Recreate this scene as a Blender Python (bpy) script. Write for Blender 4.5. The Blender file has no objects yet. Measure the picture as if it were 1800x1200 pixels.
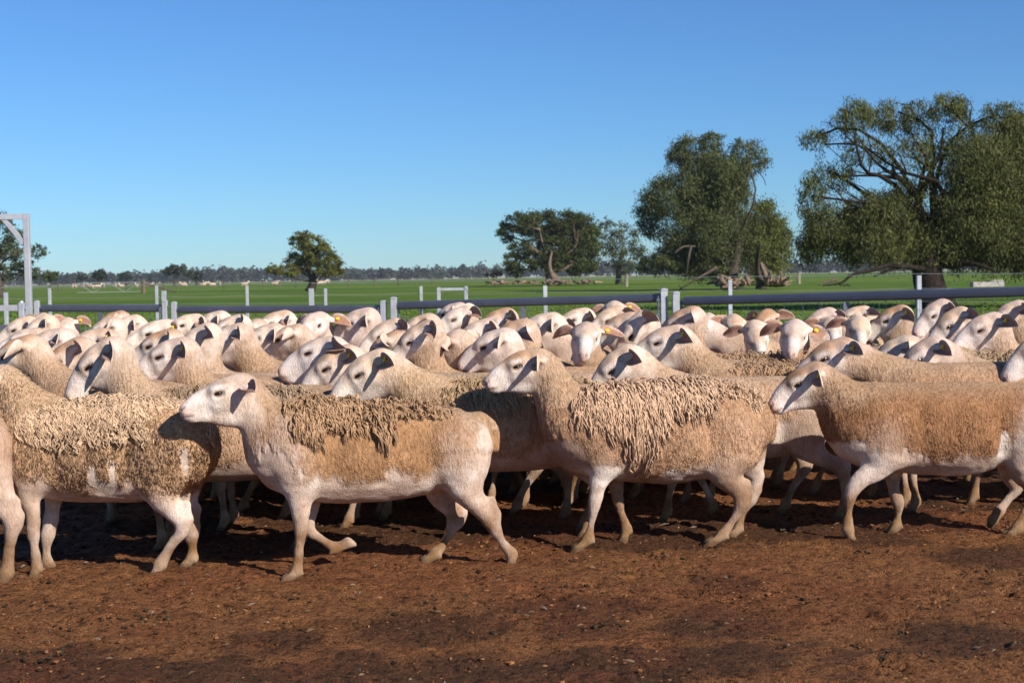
import bpy, math, random
import numpy as np
from mathutils import Vector, Matrix

# ------------------------------------------------------------------ camera, sky, sun, exposure
SC = bpy.context.scene
COL = SC.collection
CAM_H = 1.15
FPX = 2500.0                      # focal length in pixels of the 1800 wide frame
PITCH = math.atan(115.0 / FPX)
ROLL = 0.016
_f = np.array([0, math.cos(PITCH), -math.sin(PITCH)])
_u0 = np.array([0, math.sin(PITCH), math.cos(PITCH)])
_r0 = np.array([1.0, 0, 0])
CR = math.cos(ROLL) * _r0 - math.sin(ROLL) * _u0
CU = math.sin(ROLL) * _r0 + math.cos(ROLL) * _u0
CAM = np.array([0, 0, CAM_H])
cam_data = bpy.data.cameras.new('camera')
cam = bpy.data.objects.new('camera', cam_data)
COL.objects.link(cam)
M = Matrix(((CR[0], CU[0], -_f[0], 0), (CR[1], CU[1], -_f[1], 0), (CR[2], CU[2], -_f[2], CAM_H), (0, 0, 0, 1)))
cam.matrix_world = M
cam_data.sensor_width = 36
cam_data.lens = 36 * FPX / 1800
cam_data.clip_end = 9000
cam_data.dof.use_dof = True
cam_data.dof.focus_distance = 6.0
cam_data.dof.aperture_fstop = 8.0
SC.camera = cam

SUN_EL = math.radians(31)
SUN_DIR = np.array([0.72, -0.69, 0.0]); SUN_DIR /= np.linalg.norm(SUN_DIR)
SUN_VEC = Vector((SUN_DIR[0] * math.cos(SUN_EL), SUN_DIR[1] * math.cos(SUN_EL), math.sin(SUN_EL)))
world = bpy.data.worlds.new('World'); SC.world = world; world.use_nodes = True
wn = world.node_tree.nodes; wn.clear()
wo = wn.new('ShaderNodeOutputWorld'); wb = wn.new('ShaderNodeBackground'); sk = wn.new('ShaderNodeTexSky')
sk.sky_type = 'NISHITA'; sk.sun_disc = False
sk.sun_elevation = SUN_EL; sk.sun_rotation = math.atan2(SUN_DIR[0], SUN_DIR[1])
sk.air_density = 1.0; sk.dust_density = 0.0; sk.ozone_density = 3.3; sk.altitude = 0
wb.inputs['Strength'].default_value = 0.069
_tn = wn.new('ShaderNodeMix'); _tn.data_type = 'RGBA'; _tn.blend_type = 'MULTIPLY'; _tn.inputs[0].default_value = 1.0
_tn.inputs[7].default_value = (0.51, 0.83, 1.24, 1)      # colour response: deep clear winter blue
world.node_tree.links.new(sk.outputs[0], _tn.inputs[6]); world.node_tree.links.new(_tn.outputs[2], wb.inputs[0]); world.node_tree.links.new(wb.outputs[0], wo.inputs[0])
sd = bpy.data.lights.new('sun', 'SUN'); sun = bpy.data.objects.new('sun', sd); COL.objects.link(sun)
sd.energy = 5.0; sd.angle = math.radians(0.53); sd.color = (1.0, 0.945, 0.875)
sun.rotation_euler = SUN_VEC.to_track_quat('Z', 'Y').to_euler()
SC.view_settings.view_transform = 'Standard'; SC.view_settings.look = 'None'
SC.view_settings.exposure = 0.45; SC.view_settings.gamma = 1.0
SC.view_settings.use_curve_mapping = False
SC.render.engine = 'CYCLES'
SC.cycles.max_bounces = 6; SC.cycles.transparent_max_bounces = 8

# ------------------------------------------------------------------ helpers
def ray(px, py):
    return _f + CR * ((px - 900) / FPX) + CU * ((600 - py) / FPX)
def at(px, py, Y):
    """world point on the line of sight of a photo pixel at distance Y"""
    d = ray(px, py); return CAM + d * (Y / d[1])
def ground_at(px, py):
    d = ray(px, py); return CAM + d * (-CAM_H / d[2])
def horizon(px): return 485 - 0.016 * (px - 900)

def hash3(i, j, k, seed):
    h = (i.astype(np.int64) * 374761393 + j.astype(np.int64) * 668265263 + k.astype(np.int64) * 2147483647 + seed * 974711) & 0xFFFFFFFF
    h = ((h ^ (h >> 13)) * 1274126177) & 0xFFFFFFFF
    h = ((h ^ (h >> 16)) * 2246822519) & 0xFFFFFFFF
    return ((h ^ (h >> 15)) & 0xFFFF) / 65535.0
def vnoise(P, scale, seed=0):
    """smooth value noise in 0..1, P (n,3), scale = cells per metre (scalar or 3)"""
    Q = P * np.array(scale, float) + 1000.0
    I = np.floor(Q).astype(np.int64); Fq = Q - I; Fq = Fq * Fq * (3 - 2 * Fq)
    r = 0
    for a in (0, 1):
        for b in (0, 1):
            for c in (0, 1):
                w = (Fq[:, 0] if a else 1 - Fq[:, 0]) * (Fq[:, 1] if b else 1 - Fq[:, 1]) * (Fq[:, 2] if c else 1 - Fq[:, 2])
                r = r + w * hash3(I[:, 0] + a, I[:, 1] + b, I[:, 2] + c, seed)
    return r
def fbm(P, scale, seed=0, octv=3):
    r = 0; amp = 1; tot = 0
    for o in range(octv):
        r = r + amp * vnoise(P, np.array(scale, float) * 2 ** o, seed + o * 17); tot += amp; amp *= 0.5
    return r / tot
def sstep(a, b, x):
    t = np.clip((x - a) / (b - a), 0, 1); return t * t * (3 - 2 * t)

def new_mesh(name, V, F, mats=(), col=None, smooth=True, fmat=None):
    """F: (n,3) or (n,4) int array, or a list of such arrays"""
    Fs = F if isinstance(F, list) else [F]
    Fs = [np.asarray(f, np.int32) for f in Fs if len(f)]
    me = bpy.data.meshes.new(name)
    V = np.asarray(V, np.float32)
    me.vertices.add(len(V)); me.vertices.foreach_set('co', V.ravel())
    loops = np.concatenate([f.ravel() for f in Fs]); cnt = np.concatenate([np.full(len(f), f.shape[1], np.int32) for f in Fs])
    me.loops.add(len(loops)); me.loops.foreach_set('vertex_index', loops)
    me.polygons.add(len(cnt))
    st = np.zeros(len(cnt), np.int32); st[1:] = np.cumsum(cnt)[:-1]
    me.polygons.foreach_set('loop_start', st); me.polygons.foreach_set('loop_total', cnt)
    me.polygons.foreach_set('use_smooth', np.full(len(cnt), smooth, bool))
    for m in mats: me.materials.append(m)
    if fmat is not None: me.polygons.foreach_set('material_index', np.asarray(fmat, np.int32))
    if col is not None:
        col = np.asarray(col, np.float32)
        if col.shape[1] == 3: col = np.hstack([col, np.ones((len(col), 1), np.float32)])
        ca = me.color_attributes.new('Col', 'FLOAT_COLOR', 'POINT'); ca.data.foreach_set('color', col.ravel())
    me.update(calc_edges=True); me.validate(clean_customdata=False)
    return me
def link(name, data, parent=None, loc=None):
    o = bpy.data.objects.new(name, data); COL.objects.link(o)
    if parent is not None: o.parent = parent
    if loc is not None: o.location = loc
    return o
def tag(o, label=None, cat=None, group=None, kind=None):
    if label: o['label'] = label
    if cat: o['category'] = cat
    if group: o['group'] = group
    if kind: o['kind'] = kind
    return o
def empty(name, loc, rz=0.0, label=None, cat=None, group=None):
    e = bpy.data.objects.new(name, None); COL.objects.link(e); e.location = loc; e.rotation_euler = (0, 0, rz)
    e.empty_display_size = 0.1
    return tag(e, label, cat, group)

class MB:
    """collects tubes, boxes and blobs into one mesh"""
    def __init__(s): s.V = []; s.Q = []; s.T = []; s.C = []; s.n = 0
    def add(s, V, Q=None, T=None, c=(1, 1, 1)):
        V = np.asarray(V, float); s.V.append(V)
        if Q is not None and len(Q): s.Q.append(np.asarray(Q) + s.n)
        if T is not None and len(T): s.T.append(np.asarray(T) + s.n)
        c = np.asarray(c, float)
        s.C.append(c if c.ndim == 2 else np.tile(c, (len(V), 1))); s.n += len(V)
    def tube(s, pts, rad, sides=6, c=(1, 1, 1), cap=True, flat=1.0, jit=0.0, rng=None):
        pts = np.asarray(pts, float); n = len(pts); rad = np.broadcast_to(np.asarray(rad, float), (n,))
        T = np.gradient(pts, axis=0); T /= np.linalg.norm(T, axis=1)[:, None] + 1e-12
        ref = np.array([0, 0, 1.0]) if abs(T[:, 2]).mean() < 0.8 else np.array([0, 1.0, 0])
        A = np.cross(T, ref); A /= np.linalg.norm(A, axis=1)[:, None] + 1e-12
        B = np.cross(T, A)
        ang = np.arange(sides) * 2 * math.pi / sides
        R = rad[:, None] * np.ones((n, sides))
        if jit and rng is not None: R = R * (1 + jit * rng.uniform(-1, 1, (n, sides)))
        V = pts[:, None, :] + R[:, :, None] * (np.cos(ang)[None, :, None] * A[:, None, :] + flat * np.sin(ang)[None, :, None] * B[:, None, :])
        V = V.reshape(-1, 3)
        i = np.arange(n - 1)[:, None] * sides; j = np.arange(sides)[None, :]; j2 = (j + 1) % sides
        Q = np.stack([i + j, i + j2, i + sides + j2, i + sides + j], -1).reshape(-1, 4)
        Tt = []
        if cap:
            V = np.vstack([V, pts[0], pts[-1]]); a = len(V) - 2; b = len(V) - 1
            for k in range(sides):
                Tt.append((a, (k + 1) % sides, k)); Tt.append((b, (n - 1) * sides + k, (n - 1) * sides + (k + 1) % sides))
        s.add(V, Q, Tt, c)
    def box(s, c0, ax, ay, az, col=(1, 1, 1), bev=0.12):
        """box with centre c0, half-axis vectors; corners chamfered along az"""
        c0, ax, ay, az = [np.asarray(v, float) for v in (c0, ax, ay, az)]
        k = 1 - bev
        ring = [(1, k), (k, 1), (-k, 1), (-1, k), (-1, -k), (-k, -1), (k, -1), (1, -k)]
        V = [c0 + ax * a + ay * b + az * z for z in (-1, 1) for a, b in ring]
        Q = [(i, (i + 1) % 8, 8 + (i + 1) % 8, 8 + i) for i in range(8)]
        T = [(0, i + 1, i) for i in range(1, 7)] + [(8, 8 + i, 9 + i) for i in range(1, 7)]
        s.add(V, Q, T, col)
    def mesh(s, name, mats, smooth=False):
        F = []
        if s.Q: F.append(np.vstack(s.Q))
        if s.T: F.append(np.vstack(s.T))
        return new_mesh(name, np.vstack(s.V), F, mats, np.vstack(s.C), smooth)

def nd(nt, t, **kw):
    n = nt.nodes.new(t)
    for k, v in kw.items():
        if k in n.inputs: n.inputs[k].default_value = v
        else: setattr(n, k, v)
    return n
def mix(nt, a, b, fac, mode='MIX'):
    m = nt.nodes.new('ShaderNodeMix'); m.data_type = 'RGBA'; m.blend_type = mode
    for s, v in ((m.inputs[0], fac), (m.inputs[6], a), (m.inputs[7], b)):
        if hasattr(v, 'is_output'): nt.links.new(v, s)
        else: s.default_value = v if not isinstance(v, tuple) else (*v[:3], 1)
    return m.outputs[2]
def ramp(nt, fac, stops):
    r = nt.nodes.new('ShaderNodeValToRGB'); nt.links.new(fac, r.inputs[0])
    el = r.color_ramp.elements
    while len(el) < len(stops): el.new(0.5)
    for e, (p, c) in zip(el, stops):
        e.position = p; e.color = (c, c, c, 1) if not isinstance(c, tuple) else (*c, 1)
    return r.outputs[0]
def noise(nt, vec, scale, detail=3, rough=0.55, dist=0.0):
    n = nd(nt, 'ShaderNodeTexNoise', Scale=scale, Detail=detail, Roughness=rough, Distortion=dist)
    if vec is not None: nt.links.new(vec, n.inputs['Vector'])
    return n.outputs[0]
def mat(name, rough=0.8, metal=0.0, spec=0.3):
    m = bpy.data.materials.new(name); m.use_nodes = True
    nt = m.node_tree; b = nt.nodes['Principled BSDF']
    b.inputs['Roughness'].default_value = rough; b.inputs['Metallic'].default_value = metal
    b.inputs['Specular IOR Level'].default_value = spec
    return m, nt, b
def vcol(nt):
    a = nd(nt, 'ShaderNodeVertexColor', layer_name='Col'); return a
def bump(nt, b, h, strength, dist):
    bp = nd(nt, 'ShaderNodeBump', Strength=strength, Distance=dist)
    nt.links.new(h, bp.inputs['Height']); nt.links.new(bp.outputs[0], b.inputs['Normal']); return bp
def objco(nt, scale=(1, 1, 1)):
    g = nt.nodes.new('ShaderNodeTexCoord'); mp = nt.nodes.new('ShaderNodeMapping')
    mp.inputs['Scale'].default_value = scale
    nt.links.new(g.outputs['Object'], mp.inputs[0]); return mp.outputs[0]

# ------------------------------------------------------------------ materials
def m_sheep():
    m, nt, b = mat('sheep_coat', 0.9, 0, 0.12)
    v = vcol(nt); fl = v.outputs['Alpha']
    n1 = noise(nt, objco(nt, (1, 1, 0.42)), 95, 3, 0.6, 0.4)        # upright wool ripples
    n2 = noise(nt, objco(nt), 260, 2)
    n3 = noise(nt, objco(nt), 14, 3)
    c1 = mix(nt, v.outputs['Color'], ramp(nt, n1, [(0.3, 0.62), (0.62, 1.12)]), fl, 'MULTIPLY')
    c2 = mix(nt, c1, ramp(nt, n3, [(0.3, (0.86, 0.82, 0.78)), (0.7, (1.06, 1.06, 1.06))]), 0.8, 'MULTIPLY')
    c3 = mix(nt, c2, ramp(nt, n2, [(0.3, 0.84), (0.7, 1.08)]), 0.9, 'MULTIPLY')
    n5 = noise(nt, objco(nt, (1, 1, 0.35)), 150, 3, 0.7, 0.3); n6 = noise(nt, objco(nt, (1, 1, 0.6)), 38, 4, 0.65)
    c3 = mix(nt, c3, ramp(nt, n5, [(0.35, (0.86, 0.83, 0.80)), (0.60, (1.12, 1.12, 1.12))]), 0.85, 'MULTIPLY')
    c3 = mix(nt, c3, ramp(nt, n6, [(0.34, (0.84, 0.77, 0.71)), (0.52, (1.08, 1.08, 1.08))]), 0.7, 'MULTIPLY')
    nt.links.new(c3, b.inputs['Base Color'])
    mm = nd(nt, 'ShaderNodeMath', operation='MULTIPLY'); nt.links.new(n1, mm.inputs[0]); nt.links.new(fl, mm.inputs[1])
    ad = nd(nt, 'ShaderNodeMath', operation='MULTIPLY_ADD'); nt.links.new(n2, ad.inputs[0]); ad.inputs[1].default_value = 0.22
    ad2 = nd(nt, 'ShaderNodeMath', operation='MULTIPLY_ADD'); nt.links.new(n5, ad2.inputs[0]); ad2.inputs[1].default_value = 0.30; nt.links.new(mm.outputs[0], ad2.inputs[2]); nt.links.new(ad2.outputs[0], ad.inputs[2])
    bump(nt, b, ad.outputs[0], 0.9, 0.012)
    b.inputs['Sheen Weight'].default_value = 0.03; b.inputs['Sheen Roughness'].default_value = 0.6
    return m
def m_vc(name, rough=0.85, spec=0.2, nscale=40, amt=0.4, bmp=0.0):
    m, nt, b = mat(name, rough, 0, spec)
    v = vcol(nt); n1 = noise(nt, objco(nt), nscale, 3)
    c = mix(nt, v.outputs['Color'], ramp(nt, n1, [(0.3, 1 - amt), (0.7, 1 + amt * 0.4)]), 1.0, 'MULTIPLY')
    nt.links.new(c, b.inputs['Base Color'])
    if bmp: bump(nt, b, n1, 0.7, bmp)
    return m
def m_leaf():
    m, nt, b = mat('foliage', 0.6, 0, 0.25)
    v = vcol(nt); nt.links.new(v.outputs['Color'], b.inputs['Base Color'])
    tr = nd(nt, 'ShaderNodeBsdfTranslucent'); nt.links.new(v.outputs['Color'], tr.inputs[0])
    ms = nd(nt, 'ShaderNodeMixShader'); ms.inputs[0].default_value = 0.25
    out = nt.nodes['Material Output']
    nt.links.new(b.outputs[0], ms.inputs[1]); nt.links.new(tr.outputs[0], ms.inputs[2]); nt.links.new(ms.outputs[0], out.inputs[0])
    return m
def m_galv(name, base, rough=0.45, metal=0.7):
    m, nt, b = mat(name, rough, metal, 0.5)
    n1 = noise(nt, objco(nt), 18, 4); n2 = noise(nt, objco(nt), 3, 2)
    c = mix(nt, tuple(x * 0.8 for x in base), tuple(min(1, x * 1.15) for x in base), n1)
    c = mix(nt, c, ramp(nt, n2, [(0.35, 0.85), (0.65, 1.05)]), 0.8, 'MULTIPLY')
    nt.links.new(c, b.inputs['Base Color'])
    nt.links.new(ramp(nt, n1, [(0.3, rough - 0.08), (0.7, rough + 0.12)]), b.inputs['Roughness'])
    return m
MAT_SHEEP = m_sheep()
MAT_FLEECE = m_vc('wool_locks', 0.95, 0.08, 60, 0.3)
MAT_EYE, _nt, _b = mat('sheep_eye', 0.12, 0, 0.5); _b.inputs['Base Color'].default_value = (0.012, 0.008, 0.006, 1)
MAT_TAG, _nt, _b = mat('yellow_plastic', 0.45, 0, 0.4)
_n = noise(_nt, objco(_nt), 60, 2); _nt.links.new(mix(_nt, (0.75, 0.5, 0.02), (0.85, 0.65, 0.04), _n), _b.inputs['Base Color'])
MAT_LEAF = m_leaf()
MAT_BARK = m_vc('bark', 0.95, 0.1, 9, 0.5, 0.03)
MAT_RAIL = m_galv('galvanised_rail', (0.19, 0.195, 0.23), 0.42, 0.6)
MAT_POST = m_galv('galvanised_post', (0.50, 0.50, 0.52), 0.5, 0.35)
MAT_WIRE = m_galv('fence_wire', (0.45, 0.47, 0.48), 0.5, 0.4)
MAT_WOOD = m_vc('dead_timber', 0.9, 0.1, 6, 0.5, 0.02)
MAT_CONC = m_vc('pale_concrete', 0.9, 0.1, 5, 0.25, 0.01)

# ------------------------------------------------------------------ ground
def build_ground():
    # paddock: one big sheet to the horizon
    m, nt, b = mat('paddock_grass', 0.85, 0, 0.12)
    g = nt.nodes.new('ShaderNodeNewGeometry'); pos = g.outputs['Position']
    mp = nd(nt, 'ShaderNodeMapping'); mp.inputs['Scale'].default_value = (0.35, 1, 1); nt.links.new(pos, mp.inputs[0])
    big = noise(nt, mp.outputs[0], 0.035, 4, 0.6); mid = noise(nt, mp.outputs[0], 0.6, 4, 0.6); fine = noise(nt, pos, 9, 4, 0.7)
    c = mix(nt, (0.080, 0.155, 0.009), (0.185, 0.235, 0.026), ramp(nt, big, [(0.40, 0.0), (0.60, 1.0)]))
    c = mix(nt, c, (0.052, 0.11, 0.008), ramp(nt, mid, [(0.42, 0.0), (0.7, 0.6)]))
    c = mix(nt, c, ramp(nt, fine, [(0.3, 0.55), (0.7, 1.25)]), 0.9, 'MULTIPLY')
    sep = nd(nt, 'ShaderNodeSeparateXYZ'); nt.links.new(pos, sep.inputs[0])
    wob = nd(nt, 'ShaderNodeMath', operation='MULTIPLY_ADD'); nt.links.new(big, wob.inputs[0]); wob.inputs[1].default_value = 90
    nt.links.new(sep.outputs[1], wob.inputs[2])
    mr = nd(nt, 'ShaderNodeMapRange'); nt.links.new(wob.outputs[0], mr.inputs[0])
    mr.inputs[1].default_value = 760; mr.inputs[2].default_value = 840
    c = mix(nt, c, (0.40, 0.36, 0.27), mr.outputs[0])
    # bare red soil close round the yard
    soil = noise(nt, mp.outputs[0], 0.5, 4, 0.65)
    near = nd(nt, 'ShaderNodeMapRange'); nt.links.new(sep.outputs[1], near.inputs[0])
    near.inputs[1].default_value = 13; near.inputs[2].default_value = 19; near.inputs[3].default_value = 0.62; near.inputs[4].default_value = 0.0
    sm = nd(nt, 'ShaderNodeMath', operation='LESS_THAN'); nt.links.new(soil, sm.inputs[0]); nt.links.new(near.outputs[0], sm.inputs[1])
    c = mix(nt, c, (0.17, 0.085, 0.04), sm.outputs[0])
    nt.links.new(c, b.inputs['Base Color'])
    bump(nt, b, fine, 1.0, 0.12)
    S = 6000
    # finer rows near, so it can roll very gently
    ys = np.concatenate([np.linspace(-30, 60, 46), np.linspace(64, 400, 60), np.array([500, 700, 1000, 2000, 4000, S])])
    xs = np.concatenate([[-S, -2000, -800], np.linspace(-300, 300, 61), [800, 2000, S]])
    X, Y = np.meshgrid(xs, ys, indexing='ij'); P = np.stack([X.ravel(), Y.ravel(), 0 * X.ravel()], 1)
    z = -0.02 + (vnoise(P, 0.02, 3) - 0.5) * 0.25 * sstep(30, 80, P[:, 1]) * (1 - sstep(400, 700, P[:, 1]))
    P[:, 2] = z
    nx, ny = X.shape; i, j = np.meshgrid(np.arange(nx - 1), np.arange(ny - 1), indexing='ij')
    a = (i * ny + j).ravel(); F = np.stack([a, a + ny, a + ny + 1, a + 1], 1)
    o = link('paddock', new_mesh('paddock', P, F, [m])); tag(o, 'flat bright green paddock stretching to the horizon', kind='structure')
    # yard dirt
    md, nt, b = mat('yard_dirt', 0.95, 0, 0.12)
    v = vcol(nt); g = nt.nodes.new('ShaderNodeNewGeometry'); pos = g.outputs['Position']
    n1 = noise(nt, pos, 38, 5, 0.7); n2 = noise(nt, pos, 150, 3, 0.7); n3 = noise(nt, pos, 9, 4, 0.65)
    c = mix(nt, v.outputs['Color'], ramp(nt, n1, [(0.36, 0.18), (0.46, 0.9), (0.7, 1.4)]), 0.95, 'MULTIPLY')
    c = mix(nt, c, ramp(nt, n2, [(0.36, 0.3), (0.5, 0.95), (0.65, 1.25)]), 0.85, 'MULTIPLY')
    c = mix(nt, c, ramp(nt, n3, [(0.35, (0.72, 0.66, 0.62)), (0.6, (1.08, 1.05, 1.0))]), 0.8, 'MULTIPLY')
    nt.links.new(c, b.inputs['Base Color'])
    hh = nd(nt, 'ShaderNodeMath', operation='MULTIPLY_ADD'); nt.links.new(n2, hh.inputs[0]); hh.inputs[1].default_value = 0.35; nt.links.new(n1, hh.inputs[2])
    bump(nt, b, hh.outputs[0], 1.0, 0.05)
    nt.links.new(ramp(nt, v.outputs['Alpha'], [(0, 0.95), (1, 0.62)]), b.inputs['Roughness'])
    xs = np.concatenate([np.linspace(-30, -3.1, 55), np.linspace(-3.08, 3.08, 280), np.linspace(3.1, 30, 55)])
    ys = np.concatenate([np.linspace(-6, 3.5, 20), np.linspace(3.52, 7.6, 215), np.linspace(7.62, 12.9, 70)])
    X, Y = np.meshgrid(xs, ys, indexing='ij'); P = np.stack([X.ravel(), Y.ravel(), 0 * X.ravel()], 1)
    # rear edge follows the fence line, which runs nearer on the right
    t = sstep(8.5, 12.9, P[:, 1]); P[:, 1] += t * np.clip((4.0 - P[:, 0]) * 0.5, -2, 6)
    P2 = P * np.array([1, 1, 0])
    h = 0.006 + 0.022 * fbm(P2, 2.2, 5, 3) + 0.022 * (fbm(P2, 14, 9, 3) - 0.4) + 0.012 * (vnoise(P2, 42, 4) - .3)
    hp = np.zeros(len(P)); rg = np.random.default_rng(6); core = np.where((np.abs(P[:, 0]) < 3.1) & (P[:, 1] > 3.5) & (P[:, 1] < 8.2))[0]; PC = P[core]
    for k in range(900):
        cx = rg.uniform(-3, 3); cy = 3.9 + 4.0 * rg.uniform() ** .8; r = rg.uniform(.022, .042); an = rg.uniform(-.6, .6)
        dx = PC[:, 0] - cx; dy = PC[:, 1] - cy; m_ = (np.abs(dx) < .12) & (np.abs(dy) < .12)
        if not m_.any(): continue
        u = (dx[m_] * math.cos(an) + dy[m_] * math.sin(an)) / (r * 1.35); v_ = (-dx[m_] * math.sin(an) + dy[m_] * math.cos(an)) / r; q = np.sqrt(u * u + v_ * v_)
        hp[core[m_]] += rg.uniform(.5, 1.2) * (-.013 * (1 - sstep(.6, 1.0, q)) + .006 * np.exp(-((q - 1.25) / .22) ** 2))
    h = h + np.clip(hp, -.02, .014)
    P[:, 2] = h - 0.006
    base = np.tile(np.array([[0.29, 0.125, 0.048]]), (len(P), 1))
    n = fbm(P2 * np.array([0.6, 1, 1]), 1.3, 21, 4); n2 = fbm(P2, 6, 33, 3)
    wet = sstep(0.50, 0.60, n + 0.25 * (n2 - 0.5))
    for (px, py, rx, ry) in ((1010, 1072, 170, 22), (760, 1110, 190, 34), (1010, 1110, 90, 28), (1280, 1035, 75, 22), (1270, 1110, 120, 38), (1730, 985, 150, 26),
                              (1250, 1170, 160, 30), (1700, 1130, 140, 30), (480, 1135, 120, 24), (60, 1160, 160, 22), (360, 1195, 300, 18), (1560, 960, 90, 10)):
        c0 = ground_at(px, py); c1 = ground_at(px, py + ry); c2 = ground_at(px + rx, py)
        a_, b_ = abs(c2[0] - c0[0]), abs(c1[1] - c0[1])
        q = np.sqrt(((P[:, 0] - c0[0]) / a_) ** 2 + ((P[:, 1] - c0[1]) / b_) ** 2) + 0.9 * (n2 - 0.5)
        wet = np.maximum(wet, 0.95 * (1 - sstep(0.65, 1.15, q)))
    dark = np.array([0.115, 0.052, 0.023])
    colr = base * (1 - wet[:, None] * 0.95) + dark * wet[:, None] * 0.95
    red = sstep(0.55, 0.7, fbm(P2, 2.4, 77, 3))[:, None] * 0.4
    colr = colr * (1 - red) + np.array([0.25, 0.085, 0.035]) * red
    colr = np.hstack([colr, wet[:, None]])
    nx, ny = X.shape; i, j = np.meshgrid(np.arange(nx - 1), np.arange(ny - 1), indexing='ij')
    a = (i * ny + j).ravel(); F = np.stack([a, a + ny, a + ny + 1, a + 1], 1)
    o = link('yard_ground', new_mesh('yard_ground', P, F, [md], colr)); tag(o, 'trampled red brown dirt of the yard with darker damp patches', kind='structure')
    return md
MAT_DIRT = build_ground()

def scatter_ground():
    rng = np.random.default_rng(4)
    ph = (1 + 5 ** .5) / 2
    ico = np.array([(-1, ph, 0), (1, ph, 0), (-1, -ph, 0), (1, -ph, 0), (0, -1, ph), (0, 1, ph), (0, -1, -ph), (0, 1, -ph), (ph, 0, -1), (ph, 0, 1), (-ph, 0, -1), (-ph, 0, 1)]) / 1.9
    icof = np.array([(0, 11, 5), (0, 5, 1), (0, 1, 7), (0, 7, 10), (0, 10, 11), (1, 5, 9), (5, 11, 4), (11, 10, 2), (10, 7, 6), (7, 1, 8), (3, 9, 4), (3, 4, 2), (3, 2, 6), (3, 6, 8), (3, 8, 9), (4, 9, 5), (2, 4, 11), (6, 2, 10), (8, 6, 7), (9, 8, 1)])
    def blobs(name, n, r0, r1, cols, yr, label, cat, flat=0.6, clump=0.0):
        x = rng.uniform(-2.9, 2.9, n); y = yr[0] + (yr[1] - yr[0]) * rng.uniform(0, 1, n) ** 1.2
        if clump:
            k = rng.integers(0, 90, n); cx = rng.uniform(-2.6, 2.6, 90); cy = rng.uniform(yr[0], yr[1], 90)
            msk = rng.uniform(0, 1, n) < clump
            x = np.where(msk, cx[k] + rng.normal(0, .07, n), x); y = np.where(msk, cy[k] + rng.normal(0, .07, n), y)
        r = r0 * (r1 / r0) ** (rng.uniform(0, 1, n) ** 2.2)
        V = ico[None] * r[:, None, None] * rng.uniform(0.65, 1.35, (n, 12, 1))
        ang = rng.uniform(0, 6.28, n); ca, sa = np.cos(ang), np.sin(ang)
        V[:, :, 0] *= 1.3
        Vx = V[:, :, 0] * ca[:, None] - V[:, :, 1] * sa[:, None]; Vy = V[:, :, 0] * sa[:, None] + V[:, :, 1] * ca[:, None]
        V = np.stack([Vx + x[:, None], Vy + y[:, None], V[:, :, 2] * flat + 0.012 + r[:, None] * 0.25], -1)
        F = (icof[None] + np.arange(n)[:, None, None] * 12).reshape(-1, 3)
        ci = np.array(cols)[rng.integers(0, len(cols), n)] * rng.uniform(0.7, 1.2, (n, 1))
        C = np.repeat(ci, 12, 0)
        o = link(name, new_mesh(name, V.reshape(-1, 3), F, [MAT_CLOD], C, smooth=False)); tag(o, label, cat, kind='stuff')
    blobs('dirt_clod', 8000, 0.0025, 0.009, [(0.24, 0.105, 0.04), (0.20, 0.085, 0.035), (0.30, 0.14, 0.06), (0.09, 0.04, 0.022)], (3.8, 8.0), 'small crumbs and clods of trampled brown earth', 'dirt', 0.6, 0.35)
    blobs('sheep_dropping', 2400, 0.004, 0.010, [(0.03, 0.022, 0.014), (0.05, 0.036, 0.02)], (3.8, 7.0), 'small dark sheep droppings scattered over the dirt', 'droppings', 0.8, 0.75)
    # straw and wool flecks
    n = 320
    x = rng.uniform(-2.8, 2.8, n); y = rng.uniform(3.8, 7.0, n); L = rng.uniform(0.004, 0.016, n); W = rng.uniform(0.0012, 0.003, n); an = rng.uniform(0, 6.28, n)
    big = rng.uniform(0, 1, n) < 0.015; L = np.where(big, rng.uniform(.02, .04, n), L); W = np.where(big, rng.uniform(.004, .012, n), W)
    dx = np.stack([np.cos(an), np.sin(an), rng.uniform(-.25, .25, n)], 1) * L[:, None]; dy = np.stack([-np.sin(an), np.cos(an), rng.uniform(-.3, .3, n)], 1) * W[:, None]
    c = np.stack([x, y, np.full(n, 0.024) + rng.uniform(0, .01, n)], 1)
    up = np.array([0, 0, 0.003])
    V = np.stack([c - dx - dy, c + dx - dy, c + dx + dy, c - dx + dy, c + up * 2], 1).reshape(-1, 3)
    b0 = np.arange(n)[:, None] * 5
    T = np.concatenate([b0 + np.array([[0, 1, 4]]), b0 + np.array([[1, 2, 4]]), b0 + np.array([[2, 3, 4]]), b0 + np.array([[3, 0, 4]])])
    C = np.repeat(np.array([(0.30, 0.21, 0.12), (0.36, 0.28, 0.2), (0.26, 0.17, 0.09)])[rng.integers(0, 3, n)] * rng.uniform(.3, .75, (n, 1)), 5, 0)
    o = link('straw_fleck', new_mesh('straw_fleck', V, T, [MAT_CLOD], C, smooth=False)); tag(o, 'bits of straw and pale wool trodden into the dirt', 'straw', kind='stuff')
MAT_CLOD = m_vc('clods', 0.95, 0.08, 120, 0.4)
scatter_ground()

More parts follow.
